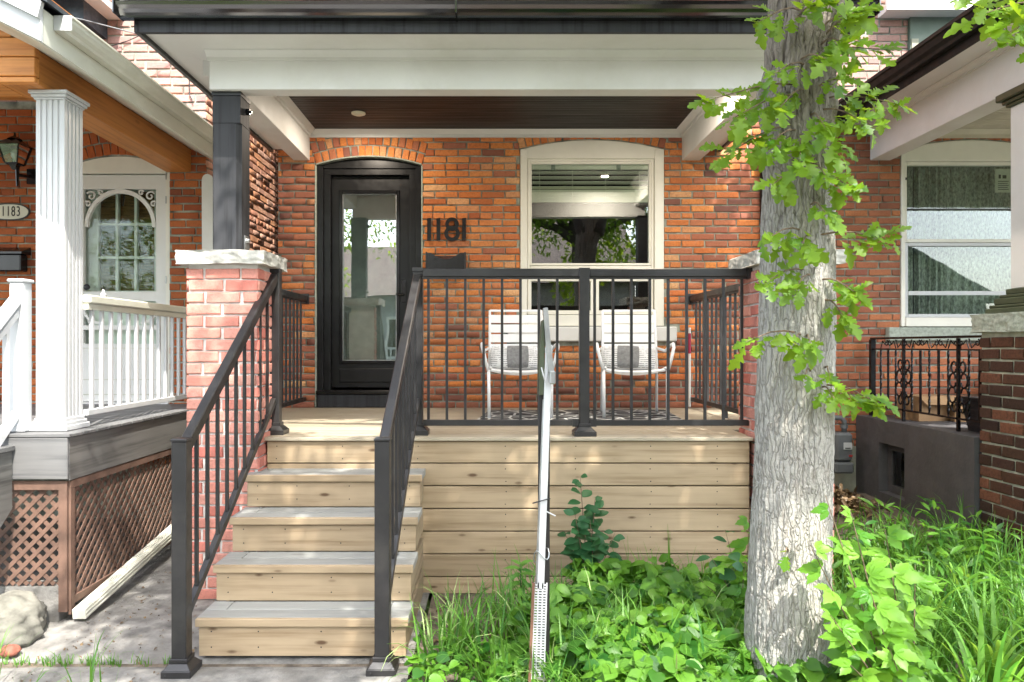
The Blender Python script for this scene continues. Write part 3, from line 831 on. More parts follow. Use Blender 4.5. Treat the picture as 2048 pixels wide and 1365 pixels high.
MB().lathe((1.25, 4.9, 3.379), [(0.001, 0.0), (0.03, 0.0), (0.036, 0.006)], 20).build('lens', lens_m, lt)
for lxp, lyp, pw_ in ((-1.10, 5.95, 3.0), (1.25, 4.9, 7.5)):      # the two recessed porch lamps are lit
    ld_ = bpy.data.lights.new('ceiling_lamp', 'AREA'); ld_.shape = 'DISK'; ld_.size = 0.07; ld_.energy = pw_; ld_.color = (1.0, 0.86, 0.70)
    lo_ = bpy.data.objects.new('ceiling_lamp', ld_); COL.objects.link(lo_); lo_.location = (lxp, lyp, 3.372)
# soffits
MB().box(-1.94, 2.0, 4.0, 4.30, 3.232, 3.25).build('soffit', M['white'], pr)
MB().box(-1.94, -1.68, 4.301, WD-0.01, 3.232, 3.25).build('soffit', M['white'], pr)
MB().box(1.80, 2.0, 4.301, WD-0.01, 3.232, 3.25).build('soffit', M['white'], pr)
MB().box(-1.945, 2.005, 3.975, 4.0, 3.208, 3.36).build('fascia', M['black_wood'], pr)
MB().box(-1.965, -1.94, 3.975, WD-0.01, 3.208, 3.36).build('fascia', M['black_paint'], pr)
MB().box(2.0, 2.025, 3.975, WD-0.01, 3.208, 3.36).build('fascia', M['black_paint'], pr)
gp = [(3.972, 3.352), (3.972, 3.268), (3.925, 3.266), (3.922, 3.276), (3.905, 3.284), (3.885, 3.296), (3.872, 3.312), (3.868, 3.33), (3.860, 3.334), (3.860, 3.352), (3.868, 3.352), (3.875, 3.335), (3.965, 3.335)]
g = MB().prism(gp, 'x', -2.02, 2.06).build('gutter', M['gutter_black'], pr)
MB().box(-0.2, -0.19, 3.8585, 3.972, 3.2645, 3.3535).build('gutter_joint', M['gutter_black'], g)
MB().box(-2.024, -2.018, 3.858, 3.975, 3.266, 3.354).build('end_cap', M['gutter_black'], g)
MB().box(2.06, 2.066, 3.858, 3.975, 3.266, 3.354).build('end_cap', M['gutter_black'], g)
# hip roof with shingle rows
mb = MB(); pt = math.tan(rad(30))
def roof_z(x, y): return 3.355 + pt*min(y-3.93, (x+2.0), (2.06-x))
hl = 2.03
for (x, y) in ((0, 0),):
    mb.poly([(-2.0, 3.93, 3.355), (2.06, 3.93, 3.355), (0.03, 3.93+hl, 3.355+pt*hl)])
    mb.poly([(-2.0, 3.93, 3.355), (0.03, 3.93+hl, 3.355+pt*hl), (0.03, WD, 3.355+pt*hl), (-2.0, WD, 3.355)])
    mb.poly([(2.06, 3.93, 3.355), (2.06, WD, 3.355), (0.03, WD, 3.355+pt*hl), (0.03, 3.93+hl, 3.355+pt*hl)])
mb.build('roof', M['shingle_dark'], pr)
mb = MB(); x = -1.9
for r in range(3):
    y = 3.915+r*0.13; z = 3.366+pt*(y-3.93)
    x = -1.95 + 0.15*(r % 2) + r*0.13
    while x < 1.9 - r*0.13:
        mb.bar((x, y, z+0.004), (x, y+0.15, z+0.004+0.15*pt), 0.28, 0.008); x += 0.30
mb.build('shingles', M['shingle_dark'], pr, kind='stuff')
# brick pillars with rough limestone caps
def pillar(x0, x1, y0, y1, z0, z1, label, group, mat, mortar, capmat, name='brick_pillar', course=0.0695, cap=True, only=None, cap_over=0.045, cap_h=0.08, hy=0.0):
    p = thing(name, label, 'pillar', ((x0+x1)/2, (y0+y1)/2, z0), group)
    MB().box(x0+0.01, x1-0.01, y0+0.01, y1-0.01, z0, z1).build('mortar_core', M[mortar], p)
    B = Bricks(p, M[mat], H=0.052, L=0.2, D=0.012)
    vis = lambda P: 1.0
    B.wall((0, y0+0.01), 0.0, x0, x1, z0, z1, course=course, gap=0.014, score=vis, header_every=0, phase=x0)
    B.wall((x1-0.01, 0), rad(90), y0, y1, z0, z1, course=course, gap=0.014, score=vis if x1 < 0 else None, header_every=0, phase=y0)
    B.wall((x0+0.01, 0), rad(-90), -y1, -y0, z0, z1, course=course, gap=0.014, score=vis if x1 > 0 else None, header_every=0, phase=-y1)
    B.finish()
    if cap:
        V = []; o = cap_over; nx_, ny_, nz_ = 26, 26, 5
        me = bpy.data.meshes.new('cap_stone')
        import bmesh
        bm = bmesh.new()
        bmesh.ops.create_cube(bm, size=1.0)
        bmesh.ops.subdivide_edges(bm, edges=list(bm.edges), cuts=14, use_grid_fill=True)
        ox = origin(p)
        for v in bm.verts:
            X = v.co.x*(x1-x0+2*o); Y = v.co.y*(y1-y0+2*o); Z = v.co.z*cap_h
            side = max(abs(v.co.x), abs(v.co.y)) > 0.499
            w = Vector((X+ox.x, Y+ox.y, Z))
            if side and abs(v.co.z) < 0.499:
                n_ = noise.noise(w*14)*0.014 + noise.noise(w*40)*0.007
                if abs(v.co.x) > 0.499: X += math.copysign(1, v.co.x)*n_
                if abs(v.co.y) > 0.499: Y += math.copysign(1, v.co.y)*n_
            elif side:
                Z += noise.noise(w*9)*0.006
            v.co = (X, Y, Z + z1 - z0 + cap_h/2)
        bm.to_mesh(me); bm.free(); me.materials.append(M[capmat])
        c = link('cap_stone', me, p, ox)
    return p
pillar(-1.79, -1.368, 4.24, 4.64, -0.03, 1.965, 'sunlit red brick pillar with rough limestone cap, left of the stairs', 'brick pillars of the middle porch', 'brick_pillar', 'mortar_white', 'stone_cap')
pillar(1.575, 1.995, 4.24, 4.64, -0.03, 1.965, 'red brick pillar with rough limestone cap, mostly hidden behind the tree trunk', 'brick pillars of the middle porch', 'brick_pillar', 'mortar_white', 'stone_cap')
def timber_post(x0, x1, label):
    p = thing('porch_post', label, 'post', ((x0+x1)/2, 4.42, 2.046), 'black timber porch posts')
    y0, y1 = 4.335, 4.50; c = 0.028
    full = [(x0, y0), (x1, y0), (x1, y1), (x0, y1)]
    ch = [(x0+c*0.3, y0), (x1-c, y0), (x1, y0+c), (x1, y1), (x0, y1), (x0, y0+c*0.3)]
    MB().prism(full, 'z', 2.82, 2.985).build('post_head', M['black_wood'], p, bevel=0.003)
    MB().prism(ch, 'z', 2.046, 2.819).build('post_shaft', M['black_wood'], p)
    MB().box(x0-0.003, x1+0.003, y0-0.003, y1+0.003, 2.986, 3.01).build('post_cap', M['black_paint'], p)
    mb = MB(); mb.tube([(x1, 4.44, 2.92), (x1+0.022, 4.44, 2.92)], 0.02, 6); mb.tube([(x1+0.02, 4.44, 2.92), (x1+0.034, 4.44, 2.92)], 0.010, 6)
    mb.build('bolt', M['black_gloss'], p)
    MB().prism([(4.40, 2.048), (4.49, 2.048), (4.47, 2.16), (4.40, 2.16)], 'x', x1+0.001, x1+0.006).build('bracket', M['steel'], p)
    MB().tube([(x1+0.006, 4.43, 2.13), (x1+0.024, 4.43, 2.13)], 0.014, 6).build('bolt', M['steel'], p)
timber_post(-1.675, -1.507, 'black timber porch post standing on the left brick pillar')
timber_post(1.70, 1.868, 'black timber porch post behind the tree trunk')
# ------------------------------------------------------------------ porch deck and stairs
dk = thing('porch_deck', 'raised porch deck clad in new spruce boards, with beige deck boards on top', 'porch deck', (0, 4.4, 0))
DF = 4.36
mb = MB(); z = 0.916; i = 0
while z > 0.02:
    zl = max(0.0, z-0.1295)
    MB().box(-1.355, 1.545, DF, DF+0.03, zl, z).build('board', M['spruce'], dk, bevel=0.003)
    z -= 0.1365; i += 1
MB().box(-1.355, 1.545, DF+0.036, DF+0.05, 0.0, 0.9).build('backing', M['black_paint'], dk)
mb = MB(); z = 0.916
while z > 0.1:
    for x in [-1.3, -0.9, -0.45, 0.08, 0.50, 0.95, 1.35]:
        for dz in (0.03, 0.105):
            mb.lathe((x+random.uniform(-.004, .004), DF-0.0012, z-dz), [(0.0036, 0), (0.0036, 0.002)], 8, 'y')
    z -= 0.1365
mb.build('nail_heads', M['ink'], dk, kind='stuff')
MB().box(-1.40, 1.562, DF-0.022, DF+0.118, 0.920, DECK).build('edge_board', M['deck'], dk, bevel=0.003)
y = DF+0.122
while y < WD-0.02:
    MB().box(-1.88 if y > 4.66 else -1.36, 2.10 if y > 4.66 else 1.57, y, min(y+0.136, WD+0.004), 0.912, DECK).build('deck_board', M['deck'], dk, bevel=0.002)
    y += 0.14
MB().box(-1.88, -1.86, 4.66, WD, 0.0, 0.905).build('side_skirt', M['spruce_y'], dk)
MB().box(2.08, 2.10, 4.66, WD, 0.0, 0.905).build('side_skirt', M['spruce_y'], dk)

st = thing('stairs', 'straight spruce stairs with grey treads climbing to the black front door', 'stairs', (-0.91, 3.9, 0))
SX0, SX1 = -1.405, -0.415
D_ = [DF, 4.135, 3.90, 3.672, 3.452]; Zs = [DECK, 0.752, 0.564, 0.376, 0.188]
for i in range(1, 5):
    d, z = D_[i], Zs[i]
    MB().box(SX0-0.012, SX1+0.012, d, d+0.026, z-0.038, z-0.001).build('nosing', M['spruce'], st, bevel=0.003)
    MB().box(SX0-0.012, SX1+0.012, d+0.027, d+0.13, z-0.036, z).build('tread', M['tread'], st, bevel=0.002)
    for (xa, xb) in ((SX0-0.012, SX0+0.09), (SX0+0.093, SX1-0.093), (SX1-0.09, SX1+0.012)):
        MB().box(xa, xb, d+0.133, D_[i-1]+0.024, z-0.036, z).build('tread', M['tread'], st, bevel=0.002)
    zl = Zs[i]-0.188+0.002 if i == 4 else Zs[i+1]+0.002
    MB().box(SX0, SX1, d+0.018, d+0.04, zl+0.003, z-0.043).build('riser', M['spruce'], st, bevel=0.002)
    for (xa, xb) in ((SX1-0.022, SX1-0.001), (SX0+0.001, SX0+0.022)):
        MB().box(xa, xb, d+0.041, DF-0.001, zl+0.003, z-0.041).build('side_board', M['spruce_y'], st, bevel=0.002)
mb = MB()
for i in range(1, 5):
    for x in (SX0+0.06, -1.12, -0.82, SX1-0.06):
        for dz in (0.065, 0.14): mb.lathe((x, D_[i]+0.017, Zs[i]-dz), [(0.0035, 0), (0.0035, 0.002)], 8, 'y')
mb.build('nail_heads', M['ink'], st, kind='stuff')

# ------------------------------------------------------------------ black railings
BW = 0.016
def post_foot(mb, x, y, z, w=0.06, s=0.135):
    mb.box(x-s/2, x+s/2, y-s/2, y+s/2, z, z+0.03)
    n = len(mb.v); a = s/2*0.92; c = w/2+0.008
    for (r, h) in ((a, 0.031), (c, 0.056)):
        for sx, sy in ((-1, -1), (1, -1), (1, 1), (-1, 1)): mb.v.append((x+sx*r, y+sy*r, z+h))
    mb.f += [(n+k, n+(k+1) % 4, n+4+(k+1) % 4, n+4+k) for k in range(4)] + [(n+4, n+5, n+6, n+7)]
    mb.box(x-c, x+c, y-c, y+c, z+0.056, z+0.075)
    mb.box(x-s*0.36, x-s*0.30, y-s/2-0.004, y-s/2, z+0.01, z+0.02)
def rail_post(par, x, y, z0, z1, w=0.06):
    MB().box(x-w/2, x+w/2, y-w/2, y+w/2, z0+0.03, z1).build('post', M['black_metal'], par, bevel=0.003)
    mb = MB(); post_foot(mb, x, y, z0, w); mb.build('post_foot', M['black_metal'], par, bevel=0.003)
def flat_rail(par, a, b, zt=1.961, zb=1.0, n=0, first=None, step=0.1128, top_h=0.05):
    a = Vector((a[0], a[1], 0)); b = Vector((b[0], b[1], 0)); L = (b-a).length; u = (b-a)/L
    up = Vector((0, 0, 1))
    MB().bar(a+up*(zt-top_h/2), b+up*(zt-top_h/2), 0.05, top_h).build('top_rail', M['black_metal'], par, bevel=0.004)
    MB().bar(a+up*(zt-top_h-0.006), b+up*(zt-top_h-0.006), 0.03, 0.012).build('rail_channel', M['black_metal'], par)
    MB().bar(a+up*(zb+0.018), b+up*(zb+0.018), 0.03, 0.036).build('bottom_rail', M['black_metal'], par, bevel=0.002)
    t = first if first is not None else step/2
    while t < L-0.02:
        p = a+u*t
        MB().box(p.x-BW/2, p.x+BW/2, p.y-BW/2, p.y+BW/2, zb+0.0365, zt-top_h-0.0125).build('baluster', M['black_metal'], par)
        t += step
fr = thing('porch_railing', 'black metal front railing with thin balusters in front of the two white chairs', 'railing', (0.4, 4.45, DECK))
FY = 4.45
rx = lambda px, d=FY: (px-985)*d/1450
flat_rail(fr, (rx(846), FY), (rx(1157.5), FY), first=rx(857)-rx(846))
flat_rail(fr, (rx(1178.5), FY), (rx(1496), FY), first=rx(1189)-rx(1178.5))
rail_post(fr, rx(1168), FY, DECK, 1.909)
MB().box(rx(1157), rx(1179), FY-0.029, FY+0.029, 1.903, 1.966).build('rail_joint', M['black_metal'], fr, bevel=0.003)
for x in (rx(1157)-0.02, rx(1179)+0.02): MB().box(x-0.02, x+0.02, FY-0.02, FY-0.016, 0.995, 1.04).build('bracket', M['black_metal'], fr)
MB().box(rx(1492), rx(1500), FY-0.035, FY+0.035, 1.90, 1.965).build('bracket', M['black_metal'], fr)
for nm, X_, lab in ((0, -1.667, 'short black side railing between the left brick pillar and the house wall'), (1, 1.77, 'black side railing at the right end of the porch, running back to the house wall')):
    t = thing('side_railing', lab, 'railing', (X_, 5.5, DECK), 'side railings of the porch')
    flat_rail(t, (X_, 4.67), (X_, WD-0.012), zt=1.934, zb=1.0, step=0.1128)
    MB().box(X_-0.04, X_+0.04, WD-0.012, WD-0.003, 1.86, 1.95).build('bracket', M['black_metal'], t)
    MB().box(X_-0.015, X_+0.015, 5.50, 5.53, DECK, 1.0).build('foot', M['black_metal'], t)
def stair_rail(lab, xb, yb, xt, yt):
    t = thing('stair_railing', lab, 'railing', ((xb+xt)/2, (yb+yt)/2, 0), 'stair railings')
    rail_post(t, xb, yb, 0.0, 1.055, 0.068)
    MB().box(xb-0.037, xb+0.037, yb-0.037, yb+0.037, 1.055, 1.068).build('post_cap', M['black_metal'], t, bevel=0.003)
    rail_post(t, xt, yt, DECK, 1.945, 0.062)
    MB().box(xt-0.034, xt+0.034, yt-0.034, yt+0.034, 1.945, 1.972).build('post_cap', M['black_metal'], t, bevel=0.003)
    A = Vector((xb, yb+0.035, 1.03)); B = Vector((xt, yt-0.032, 1.915))
    MB().bar(A, B, 0.048, 0.052).build('handrail', M['black_metal'], t, bevel=0.005)
    o_ = Vector((0, 0, -0.04)); MB().bar(A+o_, B+o_, 0.03, 0.014).build('rail_channel', M['black_metal'], t)
    A2 = Vector((xb, yb+0.035, 0.235)); B2 = Vector((xt, yt-0.032, 1.155))
    MB().bar(A2, B2, 0.03, 0.036).build('bottom_rail', M['black_metal'], t, bevel=0.002)
    n = 9
    for k in range(1, n+1):
        f = k/(n+1); p = A.lerp(B, f); q = A2.lerp(B2, f)
        MB().box(p.x-BW/2, p.x+BW/2, p.y-BW/2, p.y+BW/2, q.z+0.02, p.z-0.05).build('baluster', M['black_metal'], t)
    MB().box(xb-0.02, xb+0.02, yb+0.034, yb+0.04, 0.19, 0.28).build('bracket', M['black_metal'], t)
stair_rail('black metal stair railing left of the steps, in front of the sunlit brick pillar', -1.418, 3.31, -1.352, 4.52)
stair_rail('black metal stair railing on the right of the steps, below the number 1181', -0.503, 3.33, -0.462, 4.50)

# ------------------------------------------------------------------ chairs, cushions, rug
def make_chair():
    t = thing('patio_chair', 'white slatted patio armchair on the rug, left of the railing post', 'chair', (0, 0, 0), 'white patio chairs on the porch')
    w = 0.235
    for sx in (-1, 1):
        MB().tube([(sx*0.225, 0.25, 0.0), (sx*0.218, 0.20, 0.40), (sx*0.215, 0.235, 0.62), (sx*0.212, 0.30, 0.835)], 0.011, 8).build('rear_leg', M['chair'], t, smooth=True)
        MB().tube([(sx*0.235, -0.27, 0.0), (sx*0.238, -0.25, 0.36)], 0.0125, 8).build('front_leg', M['chair'], t, smooth=True)
        MB().tube([(sx*0.238, -0.25, 0.345), (sx*0.262, -0.26, 0.43), (sx*0.285, -0.25, 0.53), (sx*0.288, -0.20, 0.555), (sx*0.286, -0.05, 0.54), (sx*0.27, 0.08, 0.50), (sx*0.225, 0.205, 0.52)], [0.012, 0.012, 0.013, 0.014, 0.013, 0.012, 0.011], 8).build('arm', M['chair'], t, smooth=True)
        MB().tube([(sx*0.225, -0.26, 0.375), (sx*0.222, -0.0, 0.345), (sx*0.218, 0.21, 0.35)], 0.011, 8).build('seat_rail', M['chair'], t, smooth=True)
    zs = [0.835, 0.795, 0.715, 0.635, 0.555, 0.475, 0.40]
    hs = [0.018, 0.066, 0.066, 0.066, 0.066, 0.066, 0.06]
    for z, h in zip(zs, hs):
        zc = z-h/2 if h > 0.02 else z-0.004
        yb_ = 0.20+ (0.10*max(0, (zc-0.42)/0.415))
        mb = MB()
        pts = [(-0.212+0.424*i/8) for i in range(9)]
        n = len(mb.v)
        for zz_ in (-h/2, h/2):
            for x in pts: mb.v.append((x, yb_ + 0.02*(1-(x/0.212)**2) + zz_*0.24 - 0.002, zc+zz_))
        for x_i in range(8): mb.f.append((n+x_i, n+x_i+1, n+9+x_i+1, n+9+x_i))
        o = mb.build('back_slat', M['chair'], t)
        sm = o.modifiers.new('thick', 'SOLIDIFY'); sm.thickness = 0.008
    for i in range(8):
        y = -0.262 + i*0.062
        mb = MB(); n = 0
        for dy_ in (0, 0.046):
            for k in range(9):
                x = -0.222+0.444*k/8
                mb.v.append((x, y+dy_, 0.372-0.02*min(1, (y+0.27)/0.2)-0.035*(1-(x/0.222)**2)*(0.5+0.5*min(1, (y+0.26)/0.2)) + (0 if not (i == 0 and dy_ == 0) else -0.012)))
        for k in range(8): mb.f.append((k, k+1, 9+k+1, 9+k))
        o = mb.build('seat_slat', M['chair'], t)
        sm = o.modifiers.new('thick', 'SOLIDIFY'); sm.thickness = 0.009
    return t
def pillow_mesh(w, h, th, n=14):
    V = []; F = []
    for s in (1, -1):
        for j in range(n+1):
            for i in range(n+1):
                u, v = i/n*2-1, j/n*2-1
                k = max(0, (1-u**4)*(1-v**4))**0.5
                edge = 1-0.06*(u*u*v*v)
                V.append((u*w/2*edge, -s*th/2*k, v*h/2*edge))
    m1 = (n+1)**2
    for s in (0, 1):
        for j in range(n):
            for i in range(n):
                a = s*m1 + j*(n+1)+i; q = (a, a+1, a+n+2, a+n+1)
                F.append(q if s == 0 else q[::-1])
    return V, np.array(F)
def make_cushion(label):
    c = thing('cushion', label, 'cushion', (0, 0, 0), 'lumbar cushions on the patio chairs')
    V, F = pillow_mesh(0.44, 0.19, 0.11)
    link('cushion_cover', raw_mesh('cushion_cover', V, F, M['cushion_s'], smooth=True), c)
    V, F = pillow_mesh(0.175, 0.186, 0.05)
    V = [(x, (-0.006 if y <= 0 else 0.006)-math.copysign(0.055*math.sqrt(max(0, (1-(x/0.22)**4)*(1-(z/0.095)**4))), 1 if y <= 0 else -1), z) for x, y, z in V]
    link('grey_panel', raw_mesh('grey_panel', V, F, M['cushion_g'], smooth=True), c)
    return c
ch = make_chair(); ch.location = (0.20, 5.72, DECK+0.008); ch.rotation_euler = (0, 0, rad(2))
ch2 = copy_tree(ch, None, (1.10, 5.72, DECK+0.008), rad(-5), 'white slatted patio armchair on the rug, right of the railing post')
cu = make_cushion('striped lumbar cushion with grey centre, on the left patio chair'); cu.location = (0.20, 5.855, DECK+0.455); cu.rotation_euler = (rad(-14), 0, rad(2))
cu2 = copy_tree(cu, None, (1.09, 5.855, DECK+0.455), None, 'striped lumbar cushion with grey centre, on the right patio chair'); cu2.rotation_euler = (rad(-14), rad(2), rad(-6))
rug = MB().prism([(-0.12, 5.30), (1.40, 5.34), (1.46, 6.18), (-0.02, 6.14)], 'z', DECK+0.001, DECK+0.008).build('rug', M['rug'])
tag(rug, 'black and white patterned outdoor rug under the two patio chairs', 'rug')

# ------------------------------------------------------------------ left house, number 1183
lx = lambda px, d=LW: (px-985)*d/1450
lz = lambda py, d=LW: CZ-(py-692)*d/1450
lh = thing('brick_house', 'left brick house with an arched white screen door, numbered 1183', 'house', (-3.2, LW, 0))
XC = -2.327
ldoor = Opening(-3.455, -2.628, 1.018, 2.945, 0.09, 2)
wall_slab(lh, 'wall', M['mortar'], -8.0, XC-0.008, -0.1, 6.5, LW+0.008, 0.12, [ldoor])
MB().box(XC-0.13, XC-0.008, LW+0.129, 12, -0.1, 6.5).build('side_wall', M['mortar'], lh)
B = Bricks(lh, M['brick_left'], D=0.012, limit=165)
def sc_left(P):
    x, y = px_of(P)
    if P[2] < 3.47 and ((x > -5 and x < 66) or (x > 338 and x < 414)) and 200 < y < 800: return 1.0+random.random()*0.2
    if P[2] < 3.25 and 168 < x < 380 and 240 < y < 330: return 0.9
    return None
def bl_left(v):
    b_ = ldoor.block(v)
    if v > 3.29: return [(-2.8, 0)]
    return [b_] if b_ else []
B.wall((0, LW+0.008), 0.0, -8.0, XC, 0.5, 3.47, bl_left, course=0.0645, score=sc_left)
B.arch(ldoor.cx, LW+0.008, ldoor.cz, ldoor.R, ldoor.half, 2, sc_left, rowh=0.105)
B.finish()
B = Bricks(lh, M['brick_upper'], limit=60)
def sc_up(P):
    x, y = px_of(P)
    # above the line of the eave gutter
    if not (150 < x < 430 and -5 < y < 260): return None
    if y > 40+(x-145)*0.79: return None
    return 1.0+random.random()*0.1
B.wall((0, LW+0.008), 0.0, -8.0, XC, 3.27, 6.4, lambda v: [(-9, -2.8)] if v < 3.47 else [], course=0.068, score=sc_up)
B.finish()
B = Bricks(lh, M['brick_alley'], D=0.013, jit=0.0045, limit=75)
def sc_alley(P):
    x, y = px_of(P)
    if not (484 < x < 557 and 235 < y < 520): return None
    return 1.0+random.random()*0.2
B.wall((XC-0.008, 0), rad(90), LW, 12.0, 0.3, 6.0, None, course=0.064, score=sc_alley, wob=0.02)
B.finish()
# arched screen door with gingerbread corners over a nine lite door
y0 = LW+0.03
mb = MB()
arch_panel(mb, ldoor, LW+0.01, LW+0.1, 2.895, 0.003)
mb.box(ldoor.x1-0.035, ldoor.x1-0.003, LW+0.01, LW+0.1, 1.018, 2.894).box(ldoor.x0+0.003, ldoor.x0+0.035, LW+0.01, LW+0.1, 1.018, 2.894)
ld = mb.build('door', M['white_warm'], lh, label='white arched screen door with scrolled corner brackets')
a0, a1 = ldoor.x0+0.04, ldoor.x1-0.04
o0, o1 = lx(163), lx(309)
zt, zm1, zm2, zb1, zb2, zb3 = lz(377), lz(578), lz(602), lz(651), lz(660), lz(688)
mb = MB()
mb.box(a0, o0, y0, y0+0.035, 1.035, 2.885).box(o1, a1, y0, y0+0.035, 1.035, 2.885)
mb.box(o0, o1, y0, y0+0.035, zt, 2.885).box(o0, o1, y0, y0+0.035, zb2, zb1).box(o0, o1, y0, y0+0.035, 1.035, zb3)
mb.box(o0, o1, y0+0.002, y0+0.033, zm2, zm1-0.02)
mb.build('screen_frame', M['white'], ld)
mb = MB()
for z in (lz(697), lz(760), lz(790)): mb.box(o0, o1, y0-0.004, y0-0.0005, z-0.004, z+0.004)
mb.build('panel_groove', M['gutter_white'], ld)
def arc_band(mb, cx, cz, r0, r1, a0_, a1_, y0_, y1_, n=12):
    base = len(mb.v)
    for i in range(n+1):
        a = rad(a0_+(a1_-a0_)*i/n)
        for r, y in ((r0, y0_), (r1, y0_), (r1, y1_), (r0, y1_)): mb.v.append((cx+r*math.cos(a), y, cz+r*math.sin(a)))
    for i in range(n):
        p = base+4*i
        for q in range(4): mb.f.append((p+q, p+(q+1) % 4, p+4+(q+1) % 4, p+4+q))
W2 = (o1-o0)/2; cxm = (o0+o1)/2
def spiral(cx, cz, r, turns, a_start, y, tr, sgn=1, n=20):
    return [(cx + sgn*r*(1-0.75*i/n)*math.cos(a_start+turns*2*math.pi*i/n), y, cz + r*(1-0.75*i/n)*math.sin(a_start+turns*2*math.pi*i/n)) for i in range(n+1)]
for s in (-1, 1):
    mb = MB()
    # big quarter ellipse band
    base = len(mb.v); n = 14
    for i in range(n+1):
        a = rad(90*i/n)
        for rx_, rz_, y in ((W2-0.005, 0.31, y0+0.004), (W2-0.035, 0.275, y0+0.004), (W2-0.035, 0.275, y0+0.03), (W2-0.005, 0.31, y0+0.03)):
            mb.v.append((cxm+s*rx_*math.cos(a), y, zt-0.31+rz_*math.sin(a)))
    for i in range(n):
        p = base+4*i
        for q in range(4): mb.f.append((p+q, p+(q+1) % 4, p+4+(q+1) % 4, p+4+q))
    mb.build('corner_bracket', M['white'], ld)
    for (cx_, cz_, r) in ((s*(W2-0.055), -0.055, 0.04), (s*(W2-0.028), -0.12, 0.026), (s*(W2-0.13), -0.028, 0.024)):
        MB().tube(spiral(cxm+cx_, zt+cz_, r, 1.1, 0.5, y0+0.016, 0.008, s), 0.0075, 6).build('scroll', M['white'], ld, smooth=True)
    mb = MB(); arc_band(mb, cxm+s*(W2-0.13), zb1+0.16, 0.13, 0.15, 180 if s < 0 else 270, 270 if s < 0 else 360, y0+0.004, y0+0.03)
    mb.build('corner_bracket', M['white'], ld)
    MB().tube(spiral(cxm+s*(W2-0.05), zb1+0.04, 0.03, 1.1, 3, y0+0.016, 0.008, s), 0.0065, 6).build('scroll', M['white'], ld, smooth=True)
MB().box(o0, o1, y0+0.036, y0+0.039, zb3, zt).build('pane', M['glass_clear'], ld)
# inner nine lite door
yi = LW+0.11
q0, q1, r0, r1 = lx(197, yi), lx(309, yi), lz(582, yi), lz(383, yi)
mb = MB(); mb.box(a0, q0, yi, yi+0.04, 1.03, 2.9).box(q1, a1, yi, yi+0.04, 1.03, 2.9).box(q0, q1, yi, yi+0.04, r1, 2.9).box(q0, q1, yi, yi+0.04, 1.03, r0)
for k in (1, 2):
    x = q0+(q1-q0)*k/3; mb.box(x-0.010, x+0.010, yi-0.004, yi+0.036, r0, r1)
    z = r0+(r1-r0)*k/3; mb.box(q0, q1, yi-0.003, yi+0.035, z-0.010, z+0.010)
mb.build('inner_door', M['white'], ld)
for i in range(3):
    for j in range(3):
        MB().box(q0+(q1-q0)*i/3+0.013, q0+(q1-q0)*(i+1)/3-0.013, yi+0.016, yi+0.019, r0+(r1-r0)*j/3+0.013, r0+(r1-r0)*(j+1)/3-0.013).build('pane', M['glass_clear'], ld)
MB().box(q0-0.02, q1+0.02, yi+0.05, yi+0.06, r0-0.02, r1+0.02).build('woven_blind', M['woven'], ld)
MB().lathe((lx(174), y0-0.05, lz(575)), [(0.001, 0), (0.018, 0.002), (0.026, 0.015), (0.022, 0.03), (0.01, 0.034), (0.012, 0.05)], 16, 'y').build('knob', M['plastic'], ld, smooth=True)
mb = MB()
for py in (352, 400, 560, 700): mb.box(a1+0.004, a1+0.012, LW+0.004, LW+0.01, lz(py)-0.03, lz(py)+0.03)
mb.build('hinge', M['steel'], ld)
MB().tube([(lx(238), y0+0.05, zt), (lx(239), y0+0.048, zt-0.06), (lx(236), y0+0.05, zt-0.13)], 0.006, 5).build('closer_chain', M['plastic'], ld)
MB().box(ldoor.x0, ldoor.x1, LW-0.03, LW+0.12, 1.0, 1.03).build('door_sill', M['white'], lh)
room(lh, -4.2, -2.5, LW+0.3, 8.5, 0.9, 3.6)
# arched white strip at the corner
mb = MB(); cxx = XC+0.03
mb.prism([(XC-0.018, 0.9)] + [(XC+0.02+0.045*math.cos(rad(180-180*i/8))-0.0, 2.83+0.05*math.sin(rad(180*i/8))) for i in range(9)] + [(XC+0.065, 0.9)], 'y', LW-0.035, LW-0.012)
mb.build('corner_trim', M['white'], lh)
# upper bay seen at the top left
MB().box(-3.62, -3.13, 5.55, LW-0.004, 3.98, 4.9).build('bay_cladding', M['shingle_dark'], lh)
MB().box(-3.75, -3.0, 5.45, LW-0.004, 4.14, 4.19).build('bay_soffit', M['white'], lh)
MB().box(-3.75, -2.99, 5.43, 5.449, 4.10, 4.30).build('bay_fascia', M['white'], lh)
mb = MB(); mb.tube([(-4.2, 5.3, 4.25), (-3.6, 5.36, 4.02), (-3.1, 5.5, 3.96), (-2.6, 5.8, 3.92), (-1.9, 6.2, 3.95)], 0.005, 6); mb.build('cable', M['meter'], lh)
mb = MB(); mb.tube([(lx(225), LW-0.02, lz(95)), (lx(260), LW-0.02, lz(84)), (lx(300), LW-0.02, lz(66))], 0.004, 5); mb.tube([(lx(381), LW-0.02, lz(150)), (lx(381), LW-0.02, lz(190)), (lx(388), LW-0.02, lz(206))], 0.005, 5)
mb.build('cable', M['plastic'], lh)
